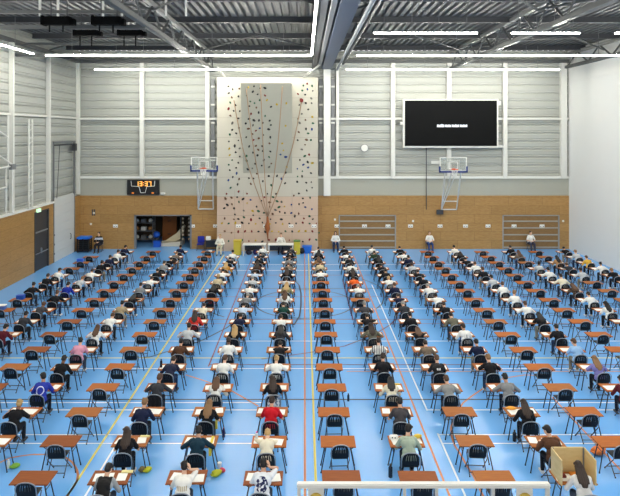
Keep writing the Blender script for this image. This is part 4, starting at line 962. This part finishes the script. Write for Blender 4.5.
crate(297, YC-1.0, .42, .95, (204, 186, 60), (80, 130, 70), 'yellow bin with green lid right of the white tables')
crate(237.5, YC-1.2, .5, 1.0, (200, 178, 60), (200, 178, 60), 'yellow bin left of the white tables')
crate(307, YC-.6, .62, .5, (30, 110, 214), (30, 110, 214), 'bright blue box at the right foot of the climbing wall')
x = (302-CX)*(YC-.9)/F; pouch(x, YC-.9, 0, (.35, .3, .42), (30, 30, 36), 'black backpack between the yellow bin and blue box', 0, 'bag', 'backpack')
for xp, lb in ((249, 'dark sports bag under the left white table'), (283.5, 'dark sports bag under the right white table'), (256, 'navy backpack under the left white table')):
    x = (xp-CX)*(YC-1.2)/F; pouch(x, YC-1.25, 0, (.4, .3, .36), (30, 32, 50) if 'navy' not in lb else (24, 30, 90), lb, 0, 'bag', 'sports_bag')
o = empty('side_table', ((211-CX)*(YB-.5)/F, YB-.5, 0)); tag(o, 'dark side table at the oak wall right of the open storage door', 'table')
MB().box(-.42, .42, -.3, .3, .7, .74).build('tabletop', M_dkgrey, o)
for sx in (-1, 1):
    for sy in (-1, 1): MB().box(sx*.38-.02, sx*.38+.02, sy*.26-.02, sy*.26+.02, 0, .7).build('leg', M_black, o)
MB().box(-.38, .38, .2, .23, .2, .7).build('modesty_panel', M_dkgrey, o)
q = o.location; o = MB().box(q.x-.35, q.x-.02, q.y-.1, q.y+.15, .74, 1.0, bev=.02).build('paper_box', M_paper); tag(o, 'white box on the dark side table', 'box')
def plastic_chair(px_, Y, lb):
    o = empty('plastic_chair', ((px_-CX)*Y/F, Y, 0)); tag(o, lb, 'chair'); m_ = mat('deep blue plastic', (30, 40, 150), .45)
    MB().box(-.24, .24, -.22, .24, .43, .48, bev=.02).build('seat', m_, o); MB().box(-.24, .24, .2, .25, .5, .98, bev=.03).build('backrest', m_, o)
    for sx in (-1, 1):
        for sy in (-1, 1): MB().cone((sx*.2, sy*.19, .44), .016, (sx*.23, sy*.22, 0), .016, 8).build('leg', M_dkgrey, o)
plastic_chair(200.5, YB-.5, 'deep blue plastic chair against the oak wall, left of dark side table')
# trolley with blue cover in the left corner
o = empty('equipment_trolley', ((84.5-CX)*(YB-1.0)/F, YB-1.0, 0)); tag(o, 'black chair trolley under a bright blue cover in the far left corner', 'trolley')
b = MB(); b.box(-.42, .42, -.35, .35, 0.08, .16)
for sx in (-1, 0, 1):
    for sy in (-1, 1): b.box(sx*.38-.03, sx*.38+.03, sy*.31-.03, sy*.31+.03, .1, .95)
b.build('trolley_frame', M_black, o)
b = MB()
for i in range(5): b.box(-.36, .36, -.28, .28, .2+i*.14, .3+i*.14, bev=.03)
b.build('folded_stack', M_seat, o)
b = MB(); b.box(-.46, .46, -.38, .38, .92, 1.08, bev=.06); b.build('cover', mat('bright blue cover', (26, 112, 214), .6), o)
for sx in (-1, 1):
    for sy in (-1, 1): MB().cone((sx*.36-.02, sy*.3, .05), .05, (sx*.36+.02, sy*.3, .05), .05, 12).build('wheel', M_dkgrey, o)
# goods inside the storage room
SY = YB+2.2
o = empty('storage_rack', ((143-CX)*SY/F, SY+.3, 0)); tag(o, 'grey shelf rack with balls and boxes inside the open storage room', 'rack')
b = MB()
for sx in (-1, 1):
    for sy in (-1, 1): b.box(sx*.75-.03, sx*.75+.03, sy*.3-.03, sy*.3+.03, 0, 2.3)
b.build('post', M_grey, o); b = MB()
for z in (.25, .9, 1.5, 2.1): b.box(-.75, .75, -.33, .33, z, z+.04)
b.build('shelf', M_grey, o)
rr = random.Random(4)
for z in (.29, .94, 1.54):
    for i, t in enumerate((-.5, 0, .5)):
        if rr.random() < .5:
            q = MB().ball((0, 0, .15), .15, 3).tube([(.151*math.cos(a*.3927), 0, .15+.151*math.sin(a*.3927)) for a in range(16)], .006, 5, True).build('gym_ball', rr.choice([M_white, M_grey, mat('tan ball', (180, 130, 80), .6)]), None, True); lb_ = 'round gym ball'
        else:
            q = MB().box(-.18, .18, -.2, .2, 0, .28, bev=.02).box(-.185, .185, -.03, .03, .12, .283).build('goods_box', rr.choice([M_white, M_grey, mat('tan box', (170, 140, 100), .7)])); lb_ = 'storage box'
        q.location = o.location+V((t, -.05, z+.011)); tag(q, '%s on the %s shelf of the storage rack, %s' % (lb_, {.29: 'bottom', .94: 'middle', 1.54: 'upper'}[z], ('left', 'centre', 'right')[i]), 'sports gear')
o = empty('gym_mat', ((166-CX)*SY/F, SY+1.2, 0)); tag(o, 'tall orange brown gym mat leaning inside the storage room', 'mat')
MB().box(-.55, .55, -.08, .08, 0, 2.2, rot=Matrix.Rotation(R(-4), 4, 'X'), bev=.03).build('mat_body', mat('orange mat', (150, 88, 36), .6), o)
for z in (.5, 1.5): MB().box(-.12, .12, -.13, -.08, z, z+.05).build('strap', M_black, o)
o = empty('springboard', ((175-CX)*SY/F, SY-.6, 0)); tag(o, 'pale sloping springboard and mats in the storage room', 'springboard')
MB().poly([(-.95, -.6, .0), (.75, -.6, 0), (.75, -.6, .35), (-.95, -.6, .2)], (0, 1.2, 0)).build('mat_base', mat('pale mat', (206, 200, 184), .7), o)
MB().poly([(-.6, -.3, .3), (.3, -.3, .9), (.75, -.3, 1.45), (.85, -.3, 1.35), (.6, -.3, .5), (.2, -.3, .32)], (0, .7, 0)).build('slope', mat('cream slope', (196, 182, 150), .7), o)
o = MB().box(-.25, .25, -.2, .2, 0, .4, bev=.03).box(-.27, .27, -.22, .22, .34, .42).build('blue_crate', M_blue); o.location = ((157-CX)*(YB+.8)/F, YB+.9, 0); tag(o, 'blue crate on the floor of the open storage room', 'crate')
q = o.location; o = MB().ball((0, 0, .25), .25, 3).tube([(.251*math.cos(a*.3927), 0, .25+.251*math.sin(a*.3927)) for a in range(16)], .01, 5, True).build('exercise_ball', M_blue, None, True); o.location = (q.x-.25, q.y+.8, .5); tag(o, 'blue exercise ball on a stand behind the blue crate', 'ball')
o2 = MB().cone((0, 0, 0), .2, (0, 0, .5), .14, 14).cone((0, 0, .45), .2, (0, 0, .5), .2, 14).build('ball_stand', M_dkgrey); o2.location = (q.x-.25, q.y+.8, 0); tag(o2, 'dark round stand carrying the blue exercise ball', 'stand')
o = empty('hanging_ball_net', ((186-CX)*(YB+1)/F, YB+1.0, 0)); tag(o, 'two hanging chains of round white discs at the right of the storage opening', 'rack')
for s in (-.22, .22):
    b = MB(); b.cone((s, 0, .3), .012, (s, 0, 2.3), .012, 6)
    b.build('cord', M_black, o)
    for i in range(6): MB().cone((s, -.04, .55+i*.3), .07, (s, .04, .55+i*.3), .07, 12).build('disc', mat('tan disc', (196, 178, 150), .6), o)
MB().box(-.4, .4, -.05, .05, 2.28, 2.36).box(-.4, -.34, -.05, .05, 0, 2.3).box(.34, .4, -.05, .05, 0, 2.3).build('stand', M_black, o)

# ---------------------------------------------------------------- gallery railing in the foreground
RY = 2.2; a, c = P(297, 480.8, RY), P(549.5, 480.8, RY); zr = P(297, 480.8, RY+.012).z
tag(MB().box(-6, 6, -3.5, RY+.05, 5.9, 6.1).build('floor_gallery', mat('gallery floor', (120, 120, 120), .7)), kind='structure')
o = empty('balcony_railing', ((a.x+c.x)/2, RY, 6.1)); tag(o, 'white rail with thin posts and round yellow plaques at the bottom edge', 'railing')
hw = (c.x-a.x)/2; zt = zr-6.1
MB().box(-hw, hw, -.012, .012, zt-.016, zt, bev=.003).build('top_rail', M_white, o)
for xp in (299, 404.5, 436.5, 493, 547.5):
    x = (xp-CX)*RY/F-o.location.x; w = .006 if xp in (299, 547.5) else .0045
    MB().box(x-w, x+w, -.008, .008, 0, zt-.016).build('post', M_steel, o)
MB().box(-hw, hw, -.018, .018, 0, .03).build('bottom_rail', M_white, o)
for xp in (316, 524.5):
    x = (xp-CX)*RY/F-o.location.x; z = zt-.016-.03
    q = MB().cone((x, -.004, z-.011), .023, (x, -.010, z-.011), .023, 24).build('plaque', mat('brass plaque', (206, 176, 80), .5), o)
    b = MB()
    for t in (-.007, .007): b.cone((x+t, -.010, z-.004), .0045, (x+t, -.0115, z-.004), .0045, 10); b.box(x+t-.002, x+t+.002, -.0115, -.010, z-.028, z-.01)
    b.build('plaque_motif', mat('plaque motif', (70, 66, 60), .6), q)
    MB().box(x-.029, x+.029, -.004, .004, z-.1, z+.024).build('plaque_board', M_white, o)

# ---------------------------------------------------------------- camera, light, render look
cam = bpy.data.cameras.new('camera'); co = link(bpy.data.objects.new('camera', cam)); scn.camera = co
co.location = (0, 0, H); co.rotation_euler = (R(90), 0, 0); cam.sensor_width = 36; cam.lens = 36*F/620
cam.shift_x = (310-CX)/620; cam.shift_y = -(248-HY)/620; cam.clip_end = 200
w = bpy.data.worlds.new('world'); scn.world = w; w.use_nodes = True
w.node_tree.nodes['Background'].inputs[0].default_value = (.97, .98, 1, 1); w.node_tree.nodes['Background'].inputs[1].default_value = .9
scn.view_settings.view_transform = 'Standard'; scn.view_settings.look = 'None'; scn.view_settings.gamma = 1; scn.view_settings.use_curve_mapping = False
scn.view_settings.exposure = 0.22
